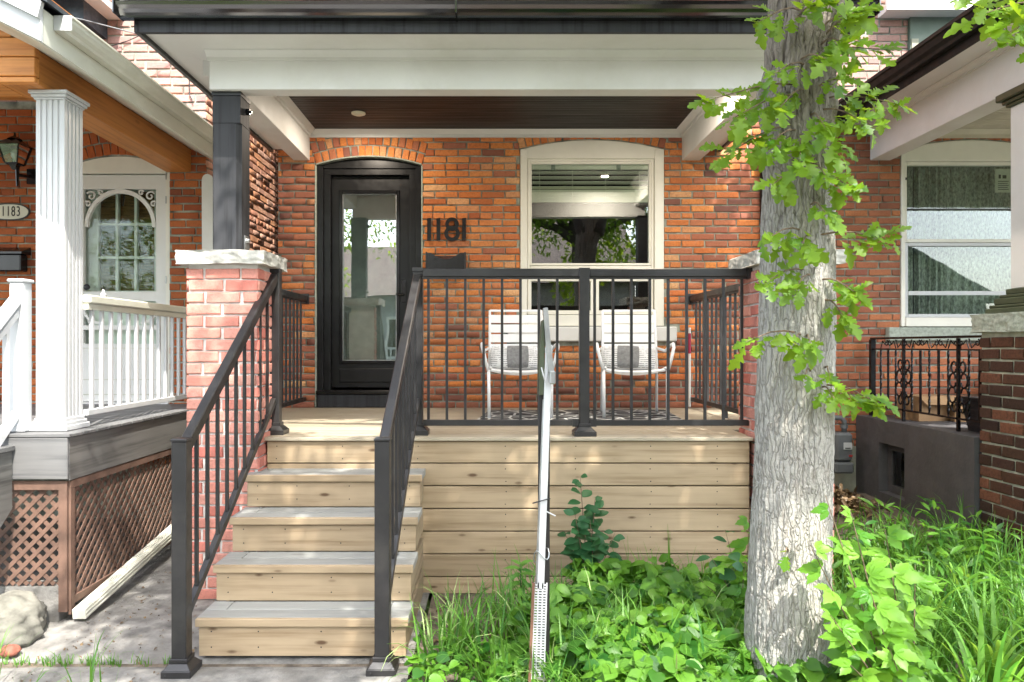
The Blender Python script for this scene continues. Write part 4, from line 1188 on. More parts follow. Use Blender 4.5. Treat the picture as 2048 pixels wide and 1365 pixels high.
# number sign
ns = thing('number_sign', 'small white oval sign reading 1183 beside the lantern', 'number sign', (lx(25), LW, lz(425)))
def ellipse(mb, cx, cz, rx_, rz_, y0_, y1_, n=32):
    mb.prism([(cx+rx_*math.copysign(abs(math.cos(2*math.pi*i/n))**0.8, math.cos(2*math.pi*i/n)), cz+rz_*math.sin(2*math.pi*i/n)) for i in range(n)], 'y', y0_, y1_)
mb = MB(); ellipse(mb, lx(22), lz(425), 0.162, 0.068, LW-0.014, LW-0.004); mb.build('border', M['plastic'], ns)
mb = MB(); ellipse(mb, lx(22), lz(425), 0.152, 0.060, LW-0.018, LW-0.0145); mb.build('plate', M['paper'], ns)
def text(s, parent, loc, size, mat, ext=0.001, sx=1.0):
    cu_ = bpy.data.curves.new('number', 'FONT'); cu_.body = s; cu_.size = size; cu_.extrude = ext
    cu_.align_x = 'CENTER'; cu_.align_y = 'CENTER'; cu_.space_character = 1.15
    cu_.materials.append(mat)
    o = bpy.data.objects.new('lettering', cu_); COL.objects.link(o); o.parent = parent
    o.rotation_euler = (rad(90), 0, 0); o.scale = (sx, 1, 1)
    bpy.context.view_layer.update()
    me = bpy.data.meshes.new_from_object(o.evaluated_get(bpy.context.evaluated_depsgraph_get()))
    bpy.data.objects.remove(o)
    o = link('lettering', me, parent, loc, (rad(90), 0, 0), (sx, 1, 1))
    return o
text('1183', ns, (lx(25), LW-0.0195, lz(425)), 0.115, M['ink'], sx=0.62)
# lantern
la = thing('wall_lantern', 'black carriage lantern with glass sides on the left house wall', 'lantern', (lx(36), 5.74, lz(320)))
L_y = 5.74; lcx = lx(30, L_y); zl0, zl1 = lz(318, L_y), lz(294, L_y)
def frustum(mb, cx, cy, z0, z1, a, b_, n=4, rot=math.pi/4):
    base = len(mb.v)
    for (r, z) in ((a, z0), (b_, z1)):
        for k in range(n): mb.v.append((cx+r*math.cos(rot+2*math.pi*k/n), cy+r*math.sin(rot+2*math.pi*k/n), z))
    for k in range(n): mb.f.append((base+k, base+(k+1) % n, base+n+(k+1) % n, base+n+k))
    mb.f.append(tuple(base+k for k in reversed(range(n)))); mb.f.append(tuple(base+n+k for k in range(n)))
mb = MB(); frustum(mb, lcx, L_y, zl1, zl1+0.055, 0.15, 0.05); frustum(mb, lcx, L_y, zl1+0.055, zl1+0.075, 0.055, 0.03, 8); frustum(mb, lcx, L_y, zl1+0.075, zl1+0.11, 0.012, 0.006, 6)
mb.build('lantern_roof', M['black_gloss'], la)
mb = MB(); t_, b2 = 0.115, 0.07; zb_ = zl1-0.135
for k in range(4):
    a = math.pi/4+k*math.pi/2
    mb.tube([(lcx+t_*math.cos(a), L_y+t_*math.sin(a), zl1), (lcx+b2*math.cos(a), L_y+b2*math.sin(a), zb_)], 0.006, 4)
frustum(mb, lcx, L_y, zb_-0.012, zb_, 0.06, 0.075); frustum(mb, lcx, L_y, zb_-0.05, zb_-0.012, 0.02, 0.04)
mb.build('lantern_frame', M['black_gloss'], la)
mb = MB()
for k in range(4):
    a = math.pi/4+k*math.pi/2; c = a+math.pi/2
    mb.poly([(lcx+t_*.95*math.cos(a), L_y+t_*.95*math.sin(a), zl1), (lcx+t_*.95*math.cos(c), L_y+t_*.95*math.sin(c), zl1), (lcx+b2*.95*math.cos(c), L_y+b2*.95*math.sin(c), zb_), (lcx+b2*.95*math.cos(a), L_y+b2*.95*math.sin(a), zb_)])
mb.build('pane', M['glass'], la)
MB().lathe((lcx, L_y, zb_+0.005), [(0.012, 0), (0.014, 0.03), (0.027, 0.055), (0.028, 0.08), (0.01, 0.105)], 12).build('bulb', M['vinyl'], la, smooth=True)
mb = MB(); mb.tube([(lcx+0.02, L_y, zb_-0.03), (lcx+0.02, L_y, zb_-0.18)], [0.016, 0.009], 8); mb.tube([(lcx+0.02, L_y, zb_-0.09), (lcx+0.05, L_y+0.09, zb_-0.08), (lcx+0.06, LW-0.006, zb_-0.07)], 0.014, 8)
mb.box(lcx+0.01, lcx+0.10, LW-0.03, LW-0.003, zb_-0.13, zb_-0.01); mb.build('bracket', M['black_gloss'], la)
mbx = thing('mailbox', 'low black mailbox on the left house wall below the oval sign', 'mailbox', (lx(20), LW, lz(522)))
MB().box(lx(-45), lx(57), LW-0.10, LW-0.004, lz(545), lz(512)).build('box_body', M['black_gloss'], mbx, bevel=0.008)
MB().prism([(LW-0.125, lz(512)+0.002), (LW-0.125, lz(510)+0.01), (LW-0.003, lz(498)+0.01), (LW-0.003, lz(512)+0.002)], 'x', lx(-50), lx(63)).build('lid', M['black_gloss'], mbx)

# ------------------------------------------------------------------ left porch
lr = thing('porch_canopy', 'gabled porch roof with white gutter over orange cedar beams, top left', 'porch roof', (-3.2, 4.6, 3.0))
MB().box(-2.65, -2.45, 3.921, LW-0.002, 2.90, 3.085).build('beam', M['cedar_y'], lr, bevel=0.004)
MB().box(-2.65, -2.52, 3.921, LW-0.002, 3.087, 3.47).build('beam', M['cedar_y'], lr)
MB().box(-7.0, -2.651, 3.921, 3.95, 2.95, 3.47).build('beam', M['cedar'], lr)
for k, (z0, z1) in enumerate([(2.90, 2.93), (2.935, 3.035), (3.04, 3.14), (3.145, 3.24), (3.245, 3.34), (3.345, 3.44)]):
    xr = -2.448 if z0 < 3.10 else -2.448 - (z0-3.08)/0.5
    MB().box(-7.0, xr, 3.88, 3.92, z0, z1).build('cedar_plank', M['cedar'], lr, bevel=0.004)
MB().box(-7.0, -2.651, 3.921, 4.10, 2.90, 2.93).build('cedar_plank', M['cedar'], lr)
y = 4.105
while y < LW-0.1:
    MB().box(-7.0, -2.651, y, y+0.13, 3.47, 3.49).build('cedar_plank', M['cedar'], lr); y += 0.135
k_ = 0.942
fx = lambda x: x*k_
fz = lambda z: CZ+(z-CZ)*k_
kp = [(fx(a), fz(b_)) for a, b_ in [(-2.292, 3.215), (-2.292, 3.137), (-2.245, 3.137), (-2.238, 3.15), (-2.222, 3.165), (-2.208, 3.185), (-2.205, 3.20), (-2.196, 3.205), (-2.196, 3.215), (-2.205, 3.216)]]
g = MB().prism(kp, 'y', 3.575, LW-0.003).build('gutter', M['gutter_white'], lr)
FXo, FXi, FB, FT = fx(-2.293), fx(-2.31), fz(3.037), fz(3.21)
MB().box(FXi, FXo-0.0005, 3.49, LW-0.002, FB, FT).build('fascia', M['gutter_white'], lr)
MB().poly([(FXi, 3.49, FB+0.003), (FXi, LW-0.002, FB+0.003), (-2.45, LW-0.002, 3.087), (-2.45, 3.49, 3.087)]).build('soffit', M['gutter_white'], lr)
sl = 0.50; ry0 = 3.485; TT = fz(3.215)
MB().prism([(FXo+0.001, FB), (FXo+0.001, TT), (-6.0, TT+(6.0+FXo)*sl), (-6.0, FB+(6.0+FXo)*sl)], 'y', ry0-0.02, ry0).build('rake_board', M['vinyl'], lr)
MB().prism([(FXo, fz(3.145)), (FXo+0.02, fz(3.225)), (-6.0, fz(3.225)+(6.0+FXo)*sl), (-6.0, fz(3.145)+(6.0+FXo)*sl)], 'y', ry0-0.045, ry0-0.021).build('rake_trim', M['vinyl'], lr)
MB().prism([(FXi-0.002, FB+0.004), (FXi-0.002, FB+0.018), (-6.0, FB+0.018+(6.0+FXi)*sl), (-6.0, FB+0.004+(6.0+FXi)*sl)], 'y', ry0+0.001, 3.88).build('soffit', M['gutter_white'], lr)
MB().prism([(fx(-2.24), fz(3.219)), (fx(-2.24), fz(3.245)), (-6.0, fz(3.245)+(6.0+fx(-2.24))*sl), (-6.0, fz(3.219)+(6.0+fx(-2.24))*sl)], 'y', ry0-0.05, LW-0.003).build('roof', M['shingle_dark'], lr)
MB().box(fx(-2.292), fx(-2.199), 3.568, 3.574, fz(3.137), fz(3.215)).build('end_cap', M['vinyl'], g)
# fluted column
fc = thing('porch_column', 'white fluted square column in half sun at the left porch corner', 'column', (-2.45, 4.10, 1.018))
cx0, cx1, cy0, cy1 = -2.525, -2.367, 4.01, 4.19
mb = MB(); mb.box(cx0+0.006, cx1-0.006, cy0+0.006, cy1-0.006, 1.09, 2.85)
for (p0, p1, ax) in ((cx0, cx1, 'x'), (cy0, cy1, 'y')):
    n = 5; w = (p1-p0)/n
    for k in range(n):
        a, b_ = p0+k*w+(0.0 if k == 0 else 0.006), p0+(k+1)*w-(0.0 if k == n-1 else 0.006)
        if ax == 'x': mb.box(a, b_, cy0, cy0+0.006, 1.09, 2.85)
        else: mb.box(cx1-0.006, cx1+0.0005, a+0.006 if k == 0 else a, b_, 1.09, 2.85)
mb.build('shaft', M['vinyl'], fc, bevel=0.001)
for (z0, z1, e) in ((2.85, 2.862, 0.008), (2.862, 2.878, 0.018), (2.878, 2.898, 0.028)): MB().box(cx0-e, cx1+e, cy0-e, cy1+e, z0, z1).build('capital', M['vinyl'], fc, bevel=0.003)
for (z0, z1, e) in ((1.02, 1.05, 0.028), (1.05, 1.07, 0.018), (1.07, 1.09, 0.008)): MB().box(cx0-e, cx1+e, cy0-e, cy1+e, z0, z1).build('base', M['vinyl'], fc, bevel=0.004)
ldk = thing('porch_deck', 'grey porch deck with wide grooved boards above brown lattice, left', 'porch deck', (-3, 4.6, 0.8))
LX = -2.27
MB().box(-2.905, LX, 3.872, 3.892, 0.775, 0.998).build('fascia_board', M['grey_wood'], ldk, bevel=0.004)
MB().box(-6.0, -2.91, 3.872, 3.892, 0.775, 0.998).build('fascia_board', M['grey_wood'], ldk, bevel=0.004)
MB().box(LX-0.022, LX-0.001, 3.893, LW-0.002, 0.765, 0.998).build('fascia_board', M['grey_wood_y'], ldk, bevel=0.003)
y = 3.87
while y < LW-0.03:
    MB().box(-6.0, LX+0.012, y, y+0.132, 1.0, 1.018).build('deck_board', M['grey_wood'], ldk, bevel=0.003); y += 0.136
def lattice(par, x0, x1, z0, z1, plane, pos, sp=0.072, w=0.022):
    """crossed slats clipped to the rectangle; plane 'y' = facing -Y at depth pos, 'x' = facing +X at X pos"""
    for layer, sg in ((0, 1), (1, -1)):
        t = x0-(z1-z0)
        k = 0
        while t < x1+(z1-z0):
            # line u = t + s*(z-z0)
            if sg > 0: ua, ub = t, t+(z1-z0)
            else: ua, ub = t+(z1-z0), t
            za, zb = z0, z1
            pts = []
            for f in (0.0, 1.0): pts.append([ua+(ub-ua)*f, za+(zb-za)*f])
            # clip to x range
            (p, q) = pts
            if max(p[0], q[0]) > x0 and min(p[0], q[0]) < x1:
                def cl(a, b_):
                    u = a[0]
                    if u < x0: f = (x0-u)/(b_[0]-u); return [x0, a[1]+(b_[1]-a[1])*f]
                    if u > x1: f = (x1-u)/(b_[0]-u); return [x1, a[1]+(b_[1]-a[1])*f]
                    return a
                P_, Q_ = cl(p, q), cl(q, p)
                if abs(P_[1]-Q_[1]) > 0.02:
                    if plane == 'y':
                        mb = MB().bar((P_[0], pos+layer*0.0045, P_[1]), (Q_[0], pos+layer*0.0045, Q_[1]), 0.004, w, up=(0.0, 0, 1) if False else (1, 0, 0.01))
                    else:
                        mb = MB().bar((pos-layer*0.0045, P_[0], P_[1]), (pos-layer*0.0045, Q_[0], Q_[1]), 0.004, w, up=(0, 1, 0.01))
                    mb.build('slat', M['lattice'], par)
            t += sp
latt = thing('lattice_panel', 'brown diagonal lattice panel facing the street under the left porch', 'lattice', (-2.5, 3.9, 0.2), 'lattice panels under the left porch')
lattice(latt, -2.80, -2.315, 0.20, 0.755, 'y', 3.915)
MB().box(-2.80, -2.315, 3.895, 3.909, 0.715, 0.764).build('frame', M['lattice'], latt)
MB().box(-2.33, -2.285, 3.893, 3.912, 0.06, 0.764).build('frame', M['lattice'], latt)
MB().box(-3.4, -2.34, 3.91, 4.05, -0.05, 0.19).build('footing', M['concrete'], latt)
latt = thing('lattice_panel', 'long brown diagonal lattice panel beside the concrete path', 'lattice', (LX, 4.9, 0.1), 'lattice panels under the left porch')
lattice(latt, 3.95, LW-0.02, 0.12, 0.735, 'x', LX-0.02)
MB().box(LX-0.018, LX-0.004, 3.913, LW-0.01, 0.722, 0.762).build('frame', M['lattice'], latt)
MB().box(LX-0.018, LX-0.004, 3.913, 3.948, 0.04, 0.72).build('frame', M['lattice'], latt)
MB().box(LX-0.018, LX-0.004, 3.95, LW-0.01, 0.09, 0.13).build('frame', M['lattice'], latt)
# white side railing
wr = thing('white_railing', 'white baluster railing on the side of the left porch, in front of the screen door', 'railing', (-2.35, 5, 1.02))
MB().box(-2.385, -2.325, 4.195, LW-0.004, 1.735, 1.785).build('top_rail', M['gutter_white'], wr, bevel=0.008)
MB().box(-2.37, -2.338, 4.195, LW-0.004, 1.70, 1.733).build('rail_channel', M['gutter_white'], wr)
MB().box(-2.37, -2.338, 4.195, LW-0.004, 1.085, 1.12).build('bottom_rail', M['vinyl'], wr, bevel=0.004)
y = 4.26
while y < LW-0.03:
    MB().box(-2.364, -2.344, y-0.01, y+0.01, 1.121, 1.699).build('baluster', M['vinyl'], wr); y += 0.107
MB().lathe((-2.35, 4.38, 1.785), [(0.018, 0), (0.016, 0.02), (0.006, 0.028), (0.010, 0.036), (0.003, 0.046)], 10).build('finial', M['vinyl'], wr, smooth=True)
sr = thing('white_stair_railing', 'white newel post and sloping handrail at the left picture edge', 'railing', (-2.59, 3.6, 1.0))
MB().box(-2.632, -2.556, 3.95, 4.026, 1.02, 1.835).build('post', M['vinyl'], sr, bevel=0.003)
MB().box(-2.642, -2.546, 3.94, 4.036, 1.836, 1.855).build('post_cap', M['vinyl'], sr, bevel=0.006)
MB().box(-2.645, -2.543, 3.937, 4.039, 1.02, 1.06).build('post_foot', M['vinyl'], sr, bevel=0.006)
A, Bp = Vector((-2.594, 3.95, 1.745)), Vector((-2.594, 2.9, 0.80))
MB().bar(A, Bp, 0.06, 0.05).build('handrail', M['vinyl'], sr, bevel=0.01)
MB().bar(A-Vector((0, 0, 0.075)), Bp-Vector((0, 0, 0.075)), 0.035, 0.03).build('rail_channel', M['vinyl'], sr)
MB().bar(A-Vector((0, 0, 0.62)), Bp-Vector((0, 0, 0.62)), 0.035, 0.04).build('bottom_rail', M['vinyl'], sr)
for k in range(8):
    f = (k+0.5)/8*0.95+0.02; p = A.lerp(Bp, f)
    MB().box(p.x-0.012, p.x+0.012, p.y-0.012, p.y+0.012, p.z-0.60, p.z-0.09).build('baluster', M['vinyl'], sr)
gs = thing('grey_stairs', 'grey wooden steps of the left porch, cut by the left picture edge', 'stairs', (-3.0, 3.4, 0))
MB().prism([(3.868, 0.93), (3.868, 0.62), (3.2, 0.05), (2.75, 0.02), (2.75, 0.20), (3.02, 0.20), (3.02, 0.44), (3.30, 0.44), (3.30, 0.68), (3.58, 0.68), (3.58, 0.93)], 'x', -2.60, -2.56).build('stringer', M['grey_wood_y'], gs, bevel=0.003)
for (y0_, y1_, z) in ((3.56, 3.868, 0.93), (3.28, 3.585, 0.68), (3.0, 3.305, 0.44), (2.73, 3.025, 0.20)):
    MB().box(-3.8, -2.545, y0_, y1_, z+0.001, z+0.03).build('tread', M['grey_wood'], gs, bevel=0.004)
# white downspout lying on the path, boulder, brick bits
ds = MB(); ds.bar((-2.225, 3.90, 0.045), (-2.205, 5.85, 0.33), 0.072, 0.055)
for k in (-0.02, 0.0, 0.02): ds.bar((-2.225+k, 3.90, 0.0735), (-2.205+k, 5.85, 0.3585), 0.007, 0.006)
for k in (-0.015, 0.008): ds.bar((-2.188, 3.90, 0.045+k), (-2.168, 5.85, 0.33+k), 0.005, 0.008)
tag(ds.build('downspout', M['gutter_white'], None, bevel=0.004), 'long white metal downspout lying along the foot of the lattice', 'downspout')
def rock(name, c, r, mat, seed, label, cat, group=None, n=20, amp=0.22):
    V = []; F = []
    for j in range(n+1):
        for i in range(n*2):
            th = math.pi*j/n; ph = math.pi*i/n
            d = Vector((math.sin(th)*math.cos(ph), math.sin(th)*math.sin(ph), math.cos(th)))
            k = 1+amp*noise.noise(d*1.3+Vector((seed, 0, 0)))+amp*0.35*noise.noise(d*4+Vector((seed, 9, 0)))+amp*0.12*noise.noise(d*14+Vector((seed, 2, 0)))
            V.append((d.x*r[0]*k, d.y*r[1]*k, d.z*r[2]*k))
    for j in range(n):
        for i in range(n*2):
            a = j*n*2+i; b_ = j*n*2+(i+1) % (n*2); F.append((a, b_, b_+2*n, a+2*n))
    o = link(name, raw_mesh(name, V, np.array(F), mat, smooth=True), None, c)
    tag(o, label, cat, group); return o
rock('boulder', (-2.52, 3.70, 0.075), (0.235, 0.2, 0.13), M['boulder'], 3.1, 'rounded grey boulder on the concrete in front of the brown lattice', 'boulder', None, 40, 0.3)
for k, (x, y, s, lab) in enumerate(((-2.33, 3.50, 0.045, 'broken red brick piece at the right foot of the boulder'), (-2.50, 3.49, 0.04, 'broken red brick piece at the front foot of the boulder'))):
    rock('brick_piece', (x, y, 0.02), (s, s*0.8, s*0.6), M['redbrick_piece'], 5+k, lab, 'brick piece', 'broken brick pieces by the boulder', 8, 0.4)

# ------------------------------------------------------------------ right house, number unseen
rh = thing('brick_house', 'right dark red brick house with a tall white framed curtained window', 'house', (4, WD, 0))
rwin = Opening(3.62, 4.894, 1.654, 3.232, 0.085, 1)
wall_slab(rh, 'wall', M['mortar'], 2.512, 9.0, 0.60, 6.2, WD+0.008, 0.12, [rwin])
MB().box(2.512, 9.0, WD-0.012, WD+0.13, -0.3, 0.598).build('foundation', M['parge'], rh)
B = Bricks(rh, M['brick_right'], D=0.012, limit=215)
def sc_r(P):
    x, y = px_of(P)
    if x > 2050 or x < 1655 or P[2] > 3.2: return None
    if y > 880 or (x > 1800 and y < 680) or (x > 1955 and y > 600): return None
    return 1.0+random.random()*0.1
def bl_r(v):
    out = []; b_ = rwin.block(v)
    if b_: out.append(b_)
    if 1.52 < v < 1.654: out.append((3.49, 5.0))
    return out
B.wall((0, WD+0.008), 0.0, 2.51, 9.0, 0.60, 3.42, bl_r, course=0.0658, score=sc_r)
B.arch(rwin.cx, WD+0.008, rwin.cz, rwin.R, rwin.half, 1, sc_r)
B.finish()
B = Bricks(rh, M['brick_upper'], limit=70)
def sc_ru(P):
    x, y = px_of(P)
    return 1.0+random.random()*0.1 if (1660 < x < 1816 and 15 < y < 250) else None
B.wall((0, WD+0.008), 0.0, 2.51, 3.69, 3.42, 6.1, None, course=0.0665, score=sc_ru)
B.finish()
MB().box(3.692, 9.0, WD-0.03, WD+0.006, 3.5, 4.43).build('painted_panel', M['green_paint'], rh)
MB().box(3.70, 3.76, WD-0.04, WD-0.031, 3.5, 4.2).build('panel_strip', M['parge'], rh)
MB().box(3.42, 9.0, 6.28, WD-0.002, 4.395, 4.44).build('upper_soffit', M['white'], rh)
MB().box(3.40, 9.0, 6.25, 6.279, 4.388, 4.7).build('upper_fascia', M['white'], rh)
# window
rwx0, rwx1 = rwin.x0, rwin.x1
mb = MB(); mb.box(rwx0+0.003, rwx0+0.04, WD-0.012, WD+0.10, 1.66, 3.232).box(rwx1-0.04, rwx1-0.003, WD-0.012, WD+0.10, 1.66, 3.232)
arch_panel(mb, rwin, WD-0.006, WD+0.1, 3.13, 0.003)
mb.box(rwx0+0.04, rwx1-0.04, WD-0.02, WD+0.1, 1.66, 1.74)
rw = mb.build('window', M['white_warm'], rh, bevel=0.004, label='white sash window with grey green lace curtains')
rx0, rx1 = rwx0+0.042, rwx1-0.042
sash(rx0, rx1, 2.41, 3.128, 0.03, 'sash', WD+0.02, 'white_warm', rw)
sash(rx0, rx1, 1.742, 2.405, 0.03, 'sash', WD+0.005, 'vinyl', rw)
MB().box(rx0+0.03, rx1-0.03, WD+0.0, WD+0.03, 1.94, 1.975).build('sash_bar', M['vinyl'], rw)
MB().box(rx0+0.03, rx1-0.03, WD+0.015, WD+0.03, 2.70, 2.712).build('sash_bar', M['black_metal'], rw)
MB().box(rx0+0.03, rx1-0.03, WD+0.04, WD+0.044, 2.44, 3.10).build('pane', M['glass_right'], rw)
MB().box(rx0+0.03, rx1-0.03, WD+0.032, WD+0.036, 1.975, 2.375).build('pane', M['glass_right'], rw)
MB().box(rx0+0.03, rx1-0.03, WD+0.032, WD+0.036, 1.772, 1.94).build('pane', M['glass_right'], rw)
def curtain(x0, x1, z0, z1, y, amp, waves, ph=0):
    V = []; n = 80
    for j in range(2):
        for i in range(n+1):
            x = x0+(x1-x0)*i/n
            V.append((x, y+amp*math.sin(waves*2*math.pi*i/n+ph)+amp*0.4*math.sin(waves*4.7*math.pi*i/n), (z0, z1)[j]))
    F = [(i, i+1, n+2+i, n+1+i) for i in range(n)]
    o = link('curtain', raw_mesh('curtain', V, np.array(F), M['curtain'], smooth=True), rw, (0, 0, 0))
    o.location = -origin(rw)
curtain(rx0-0.05, rx0+0.18, 1.7, 3.2, WD+0.20, 0.02, 3)
curtain(rx0+0.22, rx0+0.50, 1.7, 3.2, WD+0.22, 0.025, 4, 1)
curtain(rx0+0.50, rx1+0.05, 1.7, 3.2, WD+0.27, 0.015, 9, 2)
mb = MB(); nxp = (1997-985)/1450*WD; mb.box(nxp, nxp+0.15, WD+0.046, WD+0.048, 2.86, 3.07); pap = mb.build('notice_sheet', M['paper'], rw)
mb = MB()
mb.box(nxp+0.03, nxp+0.05, WD+0.0445, WD+0.0455, 2.985, 3.02).box(nxp+0.065, nxp+0.10, WD+0.0445, WD+0.0455, 2.985, 3.015)
for k in range(5): mb.box(nxp+0.025, nxp+0.12-0.01*(k % 2), WD+0.0445, WD+0.0455, 2.885+k*0.018, 2.891+k*0.018)
mb.build('print_lines', M['ink'], pap, kind='stuff')
MB().box(rx0+0.0, rx0+0.02, WD+0.004, WD+0.02, 2.965, 2.985).build('latch', M['plastic'], rw)
MB().box(3.49, 5.0, WD-0.06, WD+0.1, 1.534, 1.652).build('window_sill', M['sill_stone'], rh, bevel=0.006)
room(rh, 3.3, 5.4, WD+0.14, 9.5, 0.9, 3.6)
# porch base wall
pb = thing('stucco_porch', 'dark grey stucco porch wall with a small recessed window, right', 'porch wall', (3.3, 5.6, 0))
PX = 3.22; wy0, wy1, wz0, wz1 = 5.67, 6.05, 0.277, 0.687
mb = MB(); t = 0.16
mb.box(PX, PX+t, 4.85, wy0, -0.3, 0.877).box(PX, PX+t, wy1, WD-0.014, -0.3, 0.877).box(PX, PX+t, wy0, wy1, -0.3, wz0).box(PX, PX+t, wy0, wy1, wz1, 0.877)
mb.build('stucco_wall', M['stucco'], pb)
MB().box(PX+t, 9.0, 4.85, WD-0.014, 0.75, 0.875).build('porch_slab', M['stucco'], pb)
MB().box(3.70, 9.0, 4.35, 4.848, -0.3, 0.875).build('front_wall', M['stucco'], pb)
mb = MB(); mb.box(PX+0.08, PX+0.11, wy0, wy0+0.05, wz0, wz1).box(PX+0.08, PX+0.11, wy1-0.05, wy1, wz0, wz1).box(PX+0.08, PX+0.11, wy0+0.05, wy1-0.05, wz0, wz0+0.06).box(PX+0.08, PX+0.11, wy0+0.05, wy1-0.05, wz1-0.06, wz1)
mb.build('window_frame', M['stucco'], pb)
MB().box(PX+0.095, PX+0.10, wy0+0.05, wy1-0.05, wz0+0.06, wz1-0.06).build('pane', M['glass'], pb)
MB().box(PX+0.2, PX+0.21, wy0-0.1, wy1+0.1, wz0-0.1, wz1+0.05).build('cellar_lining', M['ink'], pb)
# dark brown brick pillar, cap, column
pl = pillar(3.25, 3.70, 4.30, 4.843, -0.1, 1.578, 'dark brown brick pillar with a thick grey green stone cap at the right edge', 'neighbour pillars', 'brick_brown', 'mortar_green', 'sill_stone', course=0.0775, cap_h=0.117, cap_over=0.04)
del pl['group']
colm = thing('porch_column', 'white square column on a dark green moulded base at the right picture edge', 'column', (3.48, 4.6, 1.695))
MB().box(3.37, 3.61, 4.46, 4.72, 1.86, 3.04).build('shaft', M['white'], colm, bevel=0.004)
for (z0, z1, e) in ((1.697, 1.735, 0.10), (1.735, 1.755, 0.085), (1.755, 1.80, 0.065), (1.80, 1.822, 0.045), (1.822, 1.86, 0.02)): MB().box(3.37-e, 3.61+e, 4.46-e, 4.72+e, z0, z1-0.001).build('base', M['green_base'], colm, bevel=0.006)
for (z0, z1, e) in ((3.04, 3.06, 0.02), (3.06, 3.085, 0.035), (3.085, 3.132, 0.06)): MB().box(3.37-e, 3.61+e, 4.46-e, 4.72+e, z0, z1).build('capital', M['green_base'], colm, bevel=0.006)
# right porch roof
rr = thing('porch_canopy', 'white and black edged porch roof of the right house, cut by the right picture edge', 'porch roof', (4.5, 5, 3.2))
MB().box(3.35, 3.53, 4.30, WD-0.002, 3.134, 3.47).build('beam', M['white'], rr, bevel=0.004)
MB().box(3.531, 9.0, 4.30, 4.42, 3.134, 3.47).build('beam', M['white'], rr, bevel=0.004)
MB().prism([(3.35, 3.405), (3.35, 3.449), (3.30, 3.449), (3.30, 3.44), (3.32, 3.425), (3.338, 3.42), (3.338, 3.405)], 'y', 4.0, WD-0.01).build('moulding', M['white'], rr)
MB().box(3.10, 3.35, 4.0, WD-0.004, 3.45, 3.465).build('soffit', M['white'], rr)
MB().box(3.351, 9.0, 4.0, 4.299, 3.45, 3.465).build('soffit', M['white'], rr)
MB().box(3.085, 3.10, 3.98, WD-0.004, 3.43, 3.60).build('fascia', M['gutter_matte'], rr)
kp2 = [(3.084, 3.60), (3.084, 3.49), (3.035, 3.487), (3.030, 3.51), (3.005, 3.53), (2.99, 3.57), (2.975, 3.575), (2.975, 3.60)]
MB().prism(kp2, 'y', 3.90, WD-0.004).build('gutter', M['gutter_matte'], rr)
MB().box(3.085, 9.0, 3.96, 3.979, 3.43, 3.60).build('fascia', M['gutter_matte'], rr)
y = 4.425; k = 0; mb = MB()
while y < WD-0.03:
    mb.box(3.531, 9.0, y+0.003, y+0.04, 3.40, 3.412); mb.box(3.531, 9.0, y+0.04, y+0.046, 3.405, 3.412); y += 0.046
mb.build('ceiling_boards', M['cream_ceiling'], rr, kind='stuff')
MB().prism([(WD-0.002, 3.33), (WD-0.002, 3.398), (WD-0.06, 3.398), (WD-0.045, 3.38), (WD-0.02, 3.36), (WD-0.02, 3.33)], 'x', 3.535, 9.0).build('moulding', M['cream_ceiling'], rr)
mb = MB(); mb.poly([(3.08, 3.93, 3.605), (9.0, 3.93, 3.605), (9.0, 5.9, 4.7), (5.05, 5.9, 4.7)]); mb.poly([(3.08, 3.93, 3.605), (5.05, 5.9, 4.7), (5.05, WD, 4.7), (3.08, WD, 3.605)])
MB_r = mb.build('roof', M['shingle_dark'], rr)
# wrought iron railing
ir = thing('iron_railing', 'black wrought iron railing with scrolls and twisted bars on the grey porch wall', 'railing', (3.33, 5.6, 0.88))
IX = 3.33; iy0, iy1 = 4.86, 6.36
MB().box(IX-0.022, IX+0.022, iy0, iy1, 1.545, 1.562).build('top_rail', M['black_gloss'], ir)
MB().box(IX-0.008, IX+0.008, iy0, iy1, 1.455, 1.467).build('middle_rail', M['black_gloss'], ir)
MB().box(IX-0.010, IX+0.010, iy0, iy1, 0.962, 0.976).build('bottom_rail', M['black_gloss'], ir)
MB().box(IX-0.02, IX+0.02, iy1-0.02, iy1+0.02, 0.877, 1.545).build('post', M['black_gloss'], ir)
def twist(x, y, z0, z1, w=0.013):
    mb = MB(); n = 22; base = 0
    for i in range(n+1):
        z = z0+(z1-z0)*i/n; a0 = i*0.65
        for k in range(4):
            a = a0+k*math.pi/2; mb.v.append((x+w*0.7*math.cos(a), y+w*0.7*math.sin(a), z))
    for i in range(n):
        for k in range(4): mb.f.append((i*4+k, i*4+(k+1) % 4, i*4+4+(k+1) % 4, i*4+4+k))
    return mb
ys = []; y = iy1-0.14; k = 0
kinds = ['t', 'b', 't', 'F', 't', 'b']
while y > iy0+0.02: ys.append((y, kinds[k % 6])); y -= 0.115; k += 1
def c_scroll(cy, cz, r, sy, sz, flip=1):
    """C scroll in the YZ plane"""
    pts = []
    for i in range(25):
        f = i/24; a = -2.6+5.2*f
        rr_ = r*(1.0 if 0.25 < f < 0.75 else (0.45+0.55*(min(f, 1-f)/0.25)))
        pts.append((IX, cy+sy*(rr_*math.cos(a)-r*0.1), cz+sz*rr_*math.sin(a)))
    return pts
